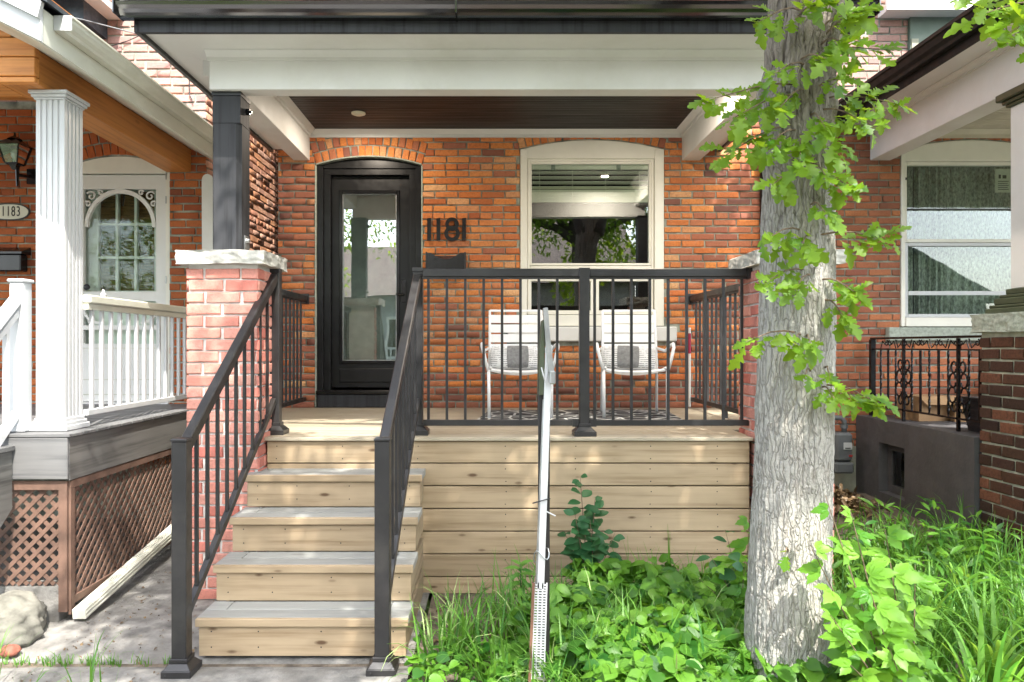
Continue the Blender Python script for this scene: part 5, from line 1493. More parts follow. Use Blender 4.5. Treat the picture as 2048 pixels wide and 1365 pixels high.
for (y, kd) in ys:
    if kd == 't': twist(IX, y, 0.977, 1.454).build('twisted_bar', M['black_gloss'], ir)
    elif kd == 'b': MB().box(IX-0.007, IX+0.007, y-0.007, y+0.007, 0.977, 1.454).build('bar', M['black_gloss'], ir)
    else:
        MB().box(IX-0.010, IX+0.010, y-0.010, y+0.010, 0.877, 1.544).build('post', M['black_gloss'], ir)
        for s in (-1, 1):
            for (cz, r) in ((1.335, 0.040), (1.24, 0.052), (1.135, 0.058), (1.05, 0.036)):
                MB().tube(c_scroll(y+s*(r*0.9+0.008), cz, r, s*1.0, 1.05), 0.007, 6).build('scroll', M['black_gloss'], ir, smooth=True)
for i, (y, kd) in enumerate(ys):
    if i % 2 == 1:
        for s in (-1, 1):
            MB().tube(spiral(0, 0, 0.026, 1.15, 2.0, 0, 0.005, s), 0.005, 6)
            pts = [(IX, y+s*0.028+p[0], 1.512+p[2]) for p in spiral(0, 0, 0.026, 1.15, 2.0, 0, 0.005, s)]
            MB().tube(pts, 0.0048, 6).build('scroll', M['black_gloss'], ir, smooth=True)
            MB().tube([(IX, y+s*0.052, 1.50), (IX, y+s*0.085, 1.53), (IX, y+s*0.115, 1.47)] if i % 4 == 1 else [(IX, y+s*0.052, 1.50), (IX, y+s*0.085, 1.475), (IX, y+s*0.115, 1.54)], 0.0048, 6).build('scroll', M['black_gloss'], ir)
# things on the right porch
def carton(name, label, x, y, z, w, d, h, rz, group):
    t = thing(name, label, 'box', (x, y, z), group, rad(rz))
    for nm, b_ in (('box_body', (-w/2, w/2, -d/2, d/2, 0, h)),):
        o = MB().box(*b_); mbx_ = o; me = bpy.data.meshes.new(nm); me.from_pydata(o.v, [], o.f); me.materials.append(M['cardboard'])
        ob = bpy.data.objects.new(nm, me); COL.objects.link(ob); ob.parent = t
    fl = MB(); fl.poly([(-w/2, -d/2, h+0.002), (w/2, -d/2, h+0.002), (w/2, -d/2-0.09, h-0.06), (-w/2, -d/2-0.09, h-0.06)])
    me = bpy.data.meshes.new('flap'); me.from_pydata(fl.v, [], fl.f); me.materials.append(M['cardboard'])
    ob = bpy.data.objects.new('flap', me); COL.objects.link(ob); ob.parent = t
    return t
carton('cardboard_box', 'brown cardboard box behind the iron railing, left of the black planter', 3.62, 6.05, 0.876, 0.36, 0.28, 0.20, 8, 'cardboard boxes on the right porch')
carton('cardboard_box', 'crumpled brown cardboard box right against the black planter', 3.92, 5.95, 0.876, 0.34, 0.30, 0.17, -12, 'cardboard boxes on the right porch')
carton('cardboard_box', 'tall brown cardboard box at the back, beside the brown brick pillar', 4.45, 6.10, 0.876, 0.25, 0.25, 0.42, 4, 'cardboard boxes on the right porch')
pt_ = thing('planter', 'black ribbed plastic planter behind the iron railing', 'planter', (3.56, 5.12, 0.876))
mb = MB(); frustum(mb, 3.56, 5.14, 0.876, 1.10, 0.16, 0.21); mb.build('planter_body', M['plastic'], pt_)
MB().box(3.56-0.158, 3.56+0.158, 5.14-0.158, 5.14+0.158, 1.101, 1.122).build('rim', M['plastic'], pt_, bevel=0.004)
mb = MB()
for k in range(5):
    f = (k+1)/6; r = (0.16+(0.05)*f)*0.7072; z = 0.876+0.225*f; mb.box(3.56-r-0.004, 3.56+r+0.004, 5.14-r-0.004, 5.14+r+0.004, z, z+0.008)
mb.build('ribs', M['plastic'], pt_)
# gas meter
gm = thing('gas_meter', 'grey gas meter with white dial plate and bent pipe on the wall', 'gas meter', (3.0, 6.25, 0.3))
MB().box(2.93, 3.075, 6.18, 6.32, 0.50, 0.745).build('meter_case', M['meter'], gm, bevel=0.02)
MB().box(2.92, 3.08, 6.17, 6.325, 0.40, 0.495).build('meter_base', M['meter'], gm, bevel=0.015)
MB().box(2.99, 3.06, 6.172, 6.179, 0.605, 0.665).build('dial_plate', M['vinyl'], gm)
MB().box(3.0, 3.045, 6.168, 6.1715, 0.615, 0.622).build('dial_mark', M['ink'], gm)
MB().box(3.035, 3.065, 6.172, 6.179, 0.545, 0.56).build('red_mark', paint('red mark', (0.4, 0.03, 0.03), 0.5), gm)
MB().tube([(3.03, 6.25, 0.74), (3.03, 6.25, 0.84), (3.0, 6.25, 0.87), (2.93, 6.25, 0.87), (2.87, 6.25, 0.87), (2.86, 6.3, 0.8), (2.86, 6.36, 0.2)], 0.022, 10).build('pipe', M['meter'], gm, smooth=True)
MB().lathe((3.03, 6.25, 0.78), [(0.032, 0), (0.032, 0.03)], 8).build('nut', M['meter'], gm)
# ------------------------------------------------------------------ sign post seen edge-on
sp = thing('sign_post', 'thin white metal sign post leaning in front of the porch, its plate seen edge on', 'sign post', (0.19, 3.05, 0))
SY = 3.05
def sx(px, d=SY): return (px-985)*d/1450
def szz(py, d=SY): return CZ-(py-692)*d/1450
MB().bar((sx(1088), SY+0.03, -0.02), (sx(1089), SY+0.03, szz(760)), 0.050, 0.01, up=(0, 1, 0)).build('back_post', M['black_metal'], sp, bevel=0.002)
MB().bar((sx(1081), SY, szz(1178)), (sx(1098), SY, szz(690)), 0.029, 0.012, up=(0, 1, 0)).build('white_strip', M['vinyl'], sp, bevel=0.002)
MB().bar((sx(1074), SY+0.015, szz(1178)), (sx(1089), SY+0.015, szz(800)), 0.014, 0.02, up=(0, 1, 0)).build('edge_strip', M['steel'], sp, bevel=0.002)
mb = MB()
a = Vector((sx(1074), SY-0.004, -0.02)); b_ = Vector((sx(1081), SY-0.004, szz(1165)))
u = (b_-a).normalized(); L = (b_-a).length; side = Vector((u.z, 0, -u.x))
for off in (-0.026, -0.009, 0.009, 0.026): mb.bar(a+side*off, b_+side*off, 0.006, 0.004, up=(0, 1, 0))
t = 0.0
while t < L:
    p = a+u*t; mb.bar(p-side*0.027, p+side*0.027, 0.0055, 0.0036, up=(0, 1, 0)); t += 0.0115
mb.build('perforated_channel', M['vinyl'], sp)
MB().bar(a+side*-0.036, b_+side*-0.030, 0.012, 0.014, up=(0, 1, 0)).build('rusty_edge', paint('rusty brown edge', (0.16, 0.08, 0.05), 0.8), sp)
# plate and its steel edge bar, seen edge on
def edge_plate(nm, mat, pts, y0_, y1_):
    return MB().prism([(sx(a_), szz(b2_)) for a_, b2_ in pts], 'y', y0_, y1_).build(nm, mat, sp, bevel=0.0015)
edge_plate('plate_edge', M['steel'], [(1086, 617), (1095, 616), (1101, 690), (1108, 745), (1096, 745), (1091, 690)], SY-0.02, SY+0.03)
edge_plate('sign_plate', M['green_base'], [(1086, 640), (1088, 640), (1090, 700), (1088, 790), (1078, 792), (1080, 700)], SY+0.002, SY+0.14)
MB().box(sx(1098), sx(1109), SY-0.05, SY-0.01, szz(768), szz(742)).build('clamp', M['steel'], sp, bevel=0.004)
MB().tube([(sx(1082), SY-0.02, szz(735)), (sx(1086), SY-0.03, szz(752)), (sx(1090), SY-0.02, szz(765)), (sx(1094), SY-0.01, szz(742))], 0.003, 5).build('wire', M['vinyl'], sp)
for (py, r, m_) in ((1003, 0.036, 'plastic'), (1112, 0.032, 'steel')):
    pts = [(sx(1083)+r*math.cos(2*math.pi*i/16), SY+0.01+r*0.8*math.sin(2*math.pi*i/16), szz(py)+0.012*math.cos(2*math.pi*i/16+0.6)+(0.025*math.sin(4*math.pi*i/16) if py > 1100 else 0)) for i in range(17)]
    MB().tube(pts, 0.0028, 5).build('cable_tie', M[m_], sp)
MB().bar((sx(1092), SY-0.01, szz(1022)), (sx(1110), SY-0.02, szz(1030)), 0.006, 0.004).build('tie_tail', M['vinyl'], sp)
MB().bar((sx(1072), SY-0.02, szz(1352)), (sx(1112), SY-0.03, szz(1356)), 0.010, 0.008).build('bolt', M['steel'], sp)

# ------------------------------------------------------------------ leaves
def strip_leaf(stations, bend=0.15, fold=0.25, curl=0.0):
    """stations: (t, halfwidth); returns verts, quads. Leaf from origin along +Y, face up +Z, unit length"""
    V = []; F = []
    for (t, w, sweep) in stations:
        z = -bend*t*t
        y = t
        V.append((-w, y+sweep, z - 0 + fold*w - curl*w*w))
        V.append((0, y, z))
        V.append((w, y+sweep, z + fold*w - curl*w*w))
    n = len(stations)
    for i in range(n-1):
        a = 3*i
        F.append((a, a+1, a+4, a+3)); F.append((a+1, a+2, a+5, a+4))
    return np.array(V, dtype=float), np.array(F)
oak_st = [(0.0, 0.006, 0), (0.12, 0.012, 0), (0.20, 0.07, 0.02), (0.28, 0.17, 0.06), (0.33, 0.16, 0.06), (0.36, 0.07, 0.02), (0.43, 0.10, 0.03), (0.50, 0.27, 0.09), (0.56, 0.25, 0.08), (0.60, 0.12, 0.03), (0.66, 0.17, 0.05), (0.73, 0.29, 0.07), (0.79, 0.24, 0.05), (0.83, 0.15, 0.02), (0.90, 0.14, 0.02), (0.97, 0.08, 0.01), (1.0, 0.012, 0)]
oak_lo = [(0.0, 0.01, 0), (0.2, 0.06, 0.0), (0.42, 0.24, 0.03), (0.6, 0.14, 0.0), (0.76, 0.25, 0.03), (1.0, 0.02, 0)]
round_st = [(0.0, 0.02, -0.18), (0.04, 0.26, -0.20), (0.15, 0.44, -0.10), (0.38, 0.50, -0.02), (0.62, 0.38, 0), (0.82, 0.19, 0), (1.0, 0.01, 0)]
tooth_st = [(0.0, 0.01, 0), (0.14, 0.20, 0.02), (0.28, 0.31, 0.03), (0.36, 0.27, 0.0), (0.50, 0.34, 0.03), (0.58, 0.26, 0.0), (0.72, 0.24, 0.03), (0.80, 0.14, 0.0), (1.0, 0.005, 0)]
oval_st = [(0.0, 0.01, 0), (0.12, 0.16, 0), (0.3, 0.30, 0), (0.5, 0.34, 0), (0.7, 0.28, 0), (0.88, 0.14, 0), (1.0, 0.01, 0)]
lance_st = [(0.0, 0.01, 0), (0.15, 0.08, 0), (0.4, 0.13, 0), (0.7, 0.10, 0), (1.0, 0.005, 0)]
def basis(d, nrm):
    y = Vector(d).normalized(); z = Vector(nrm); z = (z - y*z.dot(y))
    if z.length < 1e-4: z = Vector((0.3, 0.2, 1)) - y*Vector((0.3, 0.2, 1)).dot(y)
    z.normalize(); x = y.cross(z)
    return Matrix((x, y, z)).transposed()
def put_leaf(me, parent, p, d, nrm, s, name='leaf', wide=1.0):
    o = link(name, me, parent)
    R = basis(d, nrm).to_4x4()
    o.matrix_local = Matrix.Translation(Vector(p)-origin(parent)) @ R @ Matrix.Diagonal((s*wide, s, s, 1))
    return o
class Field:
    """many leaves or blades joined into one mesh"""
    def __init__(s): s.V = []; s.F = []; s.R = []; s.n = 0
    def add(s, V, F, p, R, sc, rnd=None):
        W = (V*sc) @ np.array(R).T + np.array(p)
        s.V.append(W); s.F.append(F+s.n); s.n += len(V)
        s.R.append(np.full(len(V), random.random() if rnd is None else rnd))
    def leaf(s, geo, p, d, nrm, sc, rnd=None): s.add(geo[0], geo[1], p, basis(d, nrm), sc, rnd)
    def blade(s, p, h, ang, lean, w, droop=0.5, n=6, rnd=None):
        dx, dy = math.cos(ang), math.sin(ang); px_, py_ = -dy, dx
        V = []; x = y = z = 0.0; th = lean*0.25; seg = h/n
        for i in range(n+1):
            ww = w*(1-(i/n)**1.8)*0.5+0.0004
            V.append((p[0]+x*dx-px_*ww, p[1]+x*dy-py_*ww, p[2]+z)); V.append((p[0]+x*dx+px_*ww, p[1]+x*dy+py_*ww, p[2]+z))
            th = lean*0.25 + (i+1)/n*lean + droop*((i+1)/n)**3
            x += seg*math.sin(th); z += seg*math.cos(th)
        F = np.array([(2*i, 2*i+1, 2*i+3, 2*i+2) for i in range(n)])
        s.V.append(np.array(V)); s.F.append(F+s.n); s.n += len(V); s.R.append(np.full(len(V), random.random() if rnd is None else rnd))
    def build(s, name, mat, parent=None, smooth=True):
        V = np.concatenate(s.V) - np.array(origin(parent) if parent else (0, 0, 0))
        me = raw_mesh(name, V, np.concatenate(s.F), mat, smooth=smooth, rnd=np.concatenate(s.R))
        o = link(name, me, parent, origin(parent) if parent else (0, 0, 0)); o['kind'] = 'stuff'
        return o
def rv(): 
    v = Vector((random.gauss(0, 1), random.gauss(0, 1), random.gauss(0, 1))); return v.normalized()

# ------------------------------------------------------------------ the oak
oak = thing('oak_tree', 'tall tree with furrowed grey bark and bright green lobed leaves sprouting from its trunk', 'tree', (1.22, 3.0, 0))
TD = 3.0
prof = [(-0.1, 1.21, 0.205), (0.1, 1.216, 0.180), (0.3, 1.222, 0.168), (0.7, 1.235, 0.160), (1.1, 1.245, 0.155), (1.5, 1.252, 0.150), (1.9, 1.258, 0.146), (2.2, 1.262, 0.139), (2.42, 1.262, 0.143), (2.52, 1.258, 0.150), (2.65, 1.270, 0.137), (2.85, 1.292, 0.144), (3.05, 1.32, 0.165), (3.3, 1.34, 0.18)]
def pint(z, k):
    for a, b_ in zip(prof[:-1], prof[1:]):
        if a[0] <= z <= b_[0]:
            f = (z-a[0])/(b_[0]-a[0]); f = f*f*(3-2*f)
            return a[k]+(b_[k]-a[k])*f
    return prof[-1][k]
NT, NZ = 190, 520
V = []; RR = []
for j in range(NZ+1):
    z = -0.1+3.4*j/NZ; cx_, r = pint(z, 1), pint(z, 2)
    for i in range(NT):
        a = 2*math.pi*i/NT; ca, sa = math.cos(a), math.sin(a)
        big = noise.noise(Vector((ca*1.3, sa*1.3, z*0.9)))*0.06
        warp = noise.noise(Vector((ca*3, sa*3, z*4)))*0.9
        q = Vector((ca*6.6+warp*0.45, sa*6.6, z*3.6+warp*0.8))
        rid = 1-abs(noise.noise(q))*3.2
        q2 = Vector((ca*9, sa*9, z*9+warp)); rid2 = noise.noise(q2)
        fine = noise.noise(Vector((ca*26, sa*26, z*40)))
        fur = max(0.0, rid)                    # 1 at the crack centre
        amp = 0.55+0.45*min(1, max(0, (z-1.6)/0.9))
        knot = 0.0
        dz = (z-2.50)/0.10
        if abs(dz) < 2.5: knot = 0.014*math.exp(-dz*dz)*(0.5+noise.noise(Vector((ca*4, sa*4, z*14))))
        h = -0.010*fur**2*amp + 0.005*rid2 + 0.0028*fine
        rr_ = r*(1+big) + h + knot
        V.append((cx_+rr_*ca, TD+rr_*sa, z)); RR.append(min(1, max(0, 0.95-0.95*fur**2.5*amp+0.25*rid2)))
F = []
idx = np.arange(NZ*NT).reshape(NZ, NT)
nxt = np.roll(idx, -1, axis=1)
F = np.stack([idx, nxt, nxt+NT, idx+NT], axis=-1).reshape(-1, 4)
me = raw_mesh('trunk', np.array(V)-np.array(oak.location), F, M['bark'], smooth=True, rnd=RR)
link('trunk', me, oak, oak.location)
def limb(parent, pts, rads, mat='bark', n=14, name='limb', wob=0.03):
    P = [Vector(p) for p in pts]; out = []; ro = []
    for k in range(len(P)-1):
        for i in range(6):
            f = i/6; p = P[k].lerp(P[k+1], f)
            p += Vector((noise.noise(p*2.1), noise.noise(p*2.1+Vector((9, 0, 0))), noise.noise(p*2.1+Vector((0, 9, 0)))))*wob
            out.append(p); ro.append(rads[k]+(rads[k+1]-rads[k])*f)
    out.append(P[-1]); ro.append(rads[-1])
    o = MB().tube(out, ro, n).build(name, M[mat], parent, smooth=True)
    return out
limbs = []
limbs.append(limb(oak, [(1.30, 3.0, 3.05), (1.15, 2.95, 3.6), (0.6, 2.6, 4.6), (0.1, 2.0, 5.6), (-0.3, 1.4, 6.6)], [0.15, 0.12, 0.09, 0.06, 0.02]))
limbs.append(limb(oak, [(1.38, 3.0, 3.05), (1.55, 3.0, 3.6), (2.2, 2.7, 4.7), (3.2, 2.1, 5.6), (4.4, 1.5, 6.4)], [0.15, 0.12, 0.09, 0.06, 0.02]))
limbs.append(limb(oak, [(1.35, 3.0, 3.2), (1.36, 2.8, 4.0), (1.3, 2.1, 5.2), (1.2, 1.2, 6.3), (1.1, 0.4, 7.4)], [0.16, 0.13, 0.10, 0.06, 0.02]))
limbs.append(limb(oak, [(1.34, 2.85, 4.0), (1.9, 1.7, 4.5), (2.6, 0.6, 5.0), (3.4, -0.3, 5.4)], [0.08, 0.06, 0.04, 0.015]))
limbs.append(limb(oak, [(1.25, 2.6, 4.4), (0.7, 1.5, 4.7), (0.3, 0.5, 5.1), (0.0, -0.4, 5.4)], [0.07, 0.05, 0.035, 0.015]))
geo_lo = [strip_leaf(oak_lo, b_, f_) for b_, f_ in ((0.1, 0.1), (0.35, 0.3), (0.2, -0.2))]
crown = Field()
def blob(c, r, n, geo=geo_lo, fld=crown, size=(0.08, 0.13)):
    for _ in range(n):
        v = rv()*(random.random()**0.4)
        p = (c[0]+v.x*r[0], c[1]+v.y*r[1], c[2]+v.z*r[2])
        d = (v*0.6+rv()+Vector((0, 0, -0.3))); nn = Vector((0, 0, 1))+rv()*0.8
        fld.leaf(random.choice(geo), p, d, nn, random.uniform(*size))
CROWN_C = []
for L_ in limbs:
    for p in L_[8::2]:
        if p.z < 4.2: continue
        for _ in range(3):
            o_ = rv()*random.uniform(0.2, 0.9); c = (p.x+o_.x, p.y+o_.y, max(4.35, p.z+o_.z*0.7)); CROWN_C.append(c)
for _ in range(60):
    CROWN_C.append((random.uniform(-0.7, 3.0), random.uniform(-0.6, 2.9), random.uniform(4.5, 7.2)))
for _ in range(70):  # unseen leaf clusters added to shade the wall right of the porch
    CROWN_C.append((random.uniform(2.4, 4.2), random.uniform(3.0, 4.6), random.uniform(5.6, 6.4)))
for _ in range(45):  # more unseen clusters, added to shade the right house's porch wall
    CROWN_C.append((random.uniform(3.0, 6.0), random.uniform(-0.4, 2.6), random.uniform(4.6, 7.0)))
for _ in range(24):  # added clusters, set along the sun ray to dapple the path
    t = random.uniform(5.2, 8.5); x, y, z = random.uniform(-2.2, -1.4), random.uniform(3.0, 5.0), 0.0
    CROWN_C.append((x+to_sun.x*t, y+to_sun.y*t, z+to_sun.z*t))
for _ in range(42):  # added clusters, set along the sun ray to shade stairs and deck face
    t = random.uniform(5.2, 8.5); x, y, z = random.uniform(-1.3, 1.6), random.uniform(3.3, 4.35), random.uniform(0.1, 0.9)
    CROWN_C.append((x+to_sun.x*t, y+to_sun.y*t, z+to_sun.z*t))
def keeps_light(c):
    t = (c[2]-DECK)/to_sun.z; x, y = c[0]-to_sun.x*t, c[1]-to_sun.y*t
    return -1.6 < x < -0.45 and 4.35 < y < 5.45
CROWN_C = [c for c in CROWN_C if not (keeps_light(c) and random.random() < 0.85)]
for c in CROWN_C: blob(c, (random.uniform(0.2, 0.38), random.uniform(0.2, 0.38), random.uniform(0.12, 0.25)), random.randint(60, 95))
crown.build('crown', M['leaf_oak'], oak)
# sprigs of lobed leaves on the trunk
oakG = [strip_leaf(oak_st, b_, f_, 0.3) for b_, f_ in ((0.12, 0.12), (0.35, 0.30), (0.22, -0.18), (0.5, 0.1), (0.05, 0.35))]
oakG += [strip_leaf(oak_st, 0.75, 0.35, 0.3), strip_leaf(oak_st, -0.25, 0.4, 0.2)]
oak_me = [raw_mesh('leaf', g[0], g[1], M['leaf_oak'], smooth=False) for g in oakG]
extra = Field()
def wp(px, py, d): return Vector(((px-985)*d/1450, d, CZ-(py-692)*d/1450))
#  (anchor px,py), (tip px,py), depth of tip, number of leaves, spread m
SPR = [((1600, 20), (1515, 45), 2.75, 8, .06), ((1590, 40), (1640, 10), 2.72, 8, .06), ((1640, 60), (1700, 30), 2.8, 7, .06), ((1650, 70), (1735, 15), 2.85, 7, .06),
       ((1640, 90), (1690, 85), 2.75, 8, .06), ((1600, 120), (1660, 120), 2.7, 8, .06), ((1610, 130), (1545, 150), 2.72, 7, .05), ((1650, 110), (1760, 100), 2.85, 8, .05),
       ((1600, 170), (1420, 200), 2.8, 11, .06), ((1590, 190), (1470, 235), 2.75, 9, .06), ((1610, 180), (1560, 215), 2.7, 8, .06), ((1630, 180), (1690, 160), 2.75, 8, .06),
       ((1640, 200), (1780, 205), 2.85, 12, .07), ((1640, 220), (1740, 250), 2.82, 9, .06), ((1620, 230), (1650, 255), 2.7, 8, .06), ((1580, 250), (1445, 315), 2.8, 11, .06),
       ((1590, 260), (1530, 300), 2.72, 8, .06), ((1600, 270), (1600, 320), 2.7, 8, .06), ((1640, 270), (1680, 300), 2.75, 7, .05), ((1620, 330), (1650, 350), 2.7, 6, .05),
       ((1600, 345), (1545, 370), 2.7, 6, .045), ((1630, 350), (1700, 375), 2.75, 8, .05), ((1620, 410), (1650, 425), 2.7, 5, .045),
       ((1600, 460), (1530, 480), 2.72, 6, .05), ((1620, 470), (1600, 500), 2.7, 7, .05), ((1640, 470), (1775, 480), 2.82, 9, .05), ((1610, 540), (1530, 565), 2.74, 7, .05),
       ((1620, 550), (1590, 580), 2.7, 6, .05), ((1640, 560), (1710, 585), 2.78, 8, .05), ((1650, 600), (1690, 640), 2.76, 7, .05),
       ((1590, 665), (1490, 685), 2.78, 6, .045), ((1600, 670), (1590, 690), 2.72, 5, .045), ((1610, 675), (1620, 685), 2.7, 3, .03), ((1620, 745), (1610, 750), 2.7, 2, .02),
       ((1650, 735), (1660, 760), 2.76, 4, .04), ((1650, 770), (1750, 805), 2.8, 9, .05), ((1640, 775), (1670, 800), 2.75, 5, .04), ((1575, 1105), (1570, 1108), 2.78, 2, .02),
       ((2100, 10), (1960, 30), 2.4, 9, .07), ((2120, 30), (2010, 70), 2.4, 9, .06), ((2140, 0), (1930, -10), 2.5, 8, .07), ((2100, 120), (2045, 80), 2.4, 4, .05)]
cnt = 0
for (a, b_, d, n, spread) in SPR:
    A = wp(a[0], a[1], 2.87 if a[0] < 1700 else d); Bv = wp(b_[0], b_[1], d)
    mid = (A+Bv)/2+Vector((0, 0, 0.02))
    pts = [A, A.lerp(mid, 0.5)+Vector((0, -0.01, 0.005)), mid, Bv]
    MB().tube(pts, [0.0042, 0.0036, 0.003, 0.0014], 5).build('twig', M['bark_twig'], oak)
    axis = (Bv-A).normalized()
    n0 = n; n = int(n*1.9)
    for k in range(n):
        f = (k+0.6)/n; f = 0.2+0.85*f
        base = A.lerp(Bv, min(f, 1.0))+rv()*spread*0.35
        sgn = 1 if k % 2 else -1
        sidev = axis.cross(Vector((0, -1, 0.4))).normalized()*sgn
        dvec = axis*random.uniform(0.5, 1.1)+sidev*random.uniform(0.3, 1.0)+Vector((0, -0.25, -0.30))+rv()*0.35
        nn = Vector((random.uniform(-.5, .5), -0.75, 0.75))+rv()*0.45
        size_ = random.uniform(0.055, 0.11)
        if k % 2 == 0 and cnt < 300: put_leaf(random.choice(oak_me), oak, base, dvec, nn, size_, 'leaf'); cnt += 1
        else: extra.leaf(random.choice(oakG), base, dvec, nn, size_*0.95)
extra.build('smaller_leaves', M['leaf_oak'], oak, smooth=False)

# ------------------------------------------------------------------ garden plants
grass = Field(); pale = Field()
def gz(x, y): return soil_z(x, y)
def tuft(f, cx, cy, n, r, h, w, lean=0.5, droop=0.9):
    for _ in range(n):
        a = random.uniform(0, 6.283); q = r*math.sqrt(random.random())
        x, y = cx+q*math.cos(a), cy+q*math.sin(a)
        f.blade((x, y, gz(x, y)-0.01), random.uniform(0.55, 1.0)*h, a+random.uniform(-.8, .8), random.uniform(0.1, 1.0)*lean, random.uniform(0.6, 1.2)*w, random.uniform(0, 1)*droop)
# left patch near the stairs
for _ in range(15): tuft(grass, random.uniform(-0.25, 0.3), random.uniform(3.05, 3.75), 13, 0.10, 0.46, 0.013, 1.0, 1.5)
for _ in range(8): tuft(pale, random.uniform(-0.3, 0.25), random.uniform(3.2, 3.8), 7, 0.10, 0.42, 0.013, 1.3, 1.6)
for _ in range(5): tuft(grass, random.uniform(-0.1, 0.15), random.uniform(3.6, 4.0), 8, 0.05, 0.40, 0.008, 0.7, 1.6)
# middle
for _ in range(130): tuft(grass, random.uniform(0.2, 1.3), random.uniform(2.85, 4.0), 8, 0.12, 0.42, 0.012, 0.9, 1.5)
for _ in range(26): tuft(grass, random.uniform(0.25, 1.25), random.uniform(2.8, 3.3), 6, 0.1, 0.52, 0.015, 1.0, 1.7)
for _ in range(22): tuft(pale, random.uniform(0.25, 1.2), random.uniform(2.85, 3.6), 5, 0.12, 0.42, 0.012, 1.0, 1.5)
for _ in range(10): tuft(grass, random.uniform(0.7, 1.4), random.uniform(4.0, 4.25), 6, 0.08, 0.42, 0.007, 0.5, 0.7)
tuft(grass, 1.0, 4.1, 4, 0.03, 0.62, 0.010, 0.3, 0.5)
# right, dense and tall
for _ in range(150):
    x = random.uniform(1.55, 3.15); y = random.uniform(3.3, 4.8)
    tuft(grass, x, y, 16, 0.14, random.uniform(0.30, 0.46), 0.013, 0.7, 1.2)
for _ in range(40): tuft(grass, random.uniform(1.5, 3.1), random.uniform(2.7, 3.6), 12, 0.12, 0.42, 0.016, 0.9, 1.4)
for _ in range(60): tuft(grass, random.uniform(3.2, 5.5), random.uniform(2.5, 4.2), 16, 0.2, 0.36, 0.010, 0.6, 0.9)
for _ in range(10): tuft(grass, random.uniform(2.3, 3.0), random.uniform(5.0, 5.4), 4, 0.12, 0.34, 0.009, 0.5, 0.8)
# left bottom corner
for _ in range(9): tuft(grass, random.uniform(-2.2, -1.70), random.uniform(2.65, 3.05), 7, 0.08, 0.40, 0.009, 0.8, 1.0)
for _ in range(2): tuft(grass, random.uniform(-1.62, -1.5), random.uniform(2.75, 2.9), 4, 0.03, 0.34, 0.012, 0.3, 0.2)
for _ in range(34): tuft(grass, random.uniform(-2.3, -1.5)+random.gauss(0, .03), 3.425+random.uniform(-.015, .015), 6, 0.02, 0.06, 0.004, 1.0, 0.6)
grass.build('grass', M['grass'])['label'] = 'long green grass growing in the front garden and path edges'
pale.build('grass', M['grass_pale'])['label'] = 'dry pale grass blades beside the stairs'
geo_r = [strip_leaf(round_st, b_, f_, 0.5) for b_, f_ in ((0.25, 0.35), (0.5, 0.6), (0.1, 0.15), (0.35, 0.45))] + [strip_leaf(tooth_st, 0.4, 0.4), strip_leaf(oval_st, 0.5, 0.3)]
gc = Field(); geo_l = strip_leaf(lance_st, 0.4, 0.3)
for _ in range(5200):
    x = random.uniform(0.12, 1.75); y = random.uniform(2.75, 4.12)
    if x < 0.42 and random.random() < 0.5: continue
    if x < 0.36 and y < 3.06: continue
    if y > 3.75 and (x < 0.45): continue
    if y > 3.9 and random.random() < 0.5: continue
    hh = 0.10+0.13*(0.5+noise.noise(Vector((x*3, y*3, 1))))+random.uniform(0, 0.10)
    p = (x, y, gz(x, y)+hh)
    a = random.uniform(0, 6.28)
    gc.leaf(random.choice(geo_r), p, (math.cos(a), math.sin(a)-0.3, -0.1), Vector((0, -0.45, 1))+rv()*0.75, random.choice((0.035, 0.05, 0.065, 0.085))*random.uniform(0.8, 1.2))
for _ in range(420):
    x = random.uniform(-0.36, 0.3); y = random.uniform(2.75, 3.35)
    if x > 0.1 and y < 3.06: continue
    a = random.uniform(0, 6.28)
    gc.leaf(random.choice(geo_r), (x, y, gz(x, y)+random.uniform(0.03, 0.16)), (math.cos(a), math.sin(a), -0.1), Vector((0, -0.35, 1))+rv()*0.45, random.uniform(0.03, 0.06))
for _ in range(420):
    x = random.uniform(1.8, 3.1); y = random.uniform(3.4, 5.0); a = random.uniform(0, 6.28)
    gc.leaf(geo_l, (x, y, gz(x, y)+random.uniform(0.08, 0.34)), (math.cos(a), math.sin(a), 0.9), Vector((0, -0.35, 1))+rv()*0.5, random.uniform(0.06, 0.11))
gc.build('ground_cover', M['leaf_violet'])['label'] = 'low round leaved ground cover spreading in front of the deck boards'
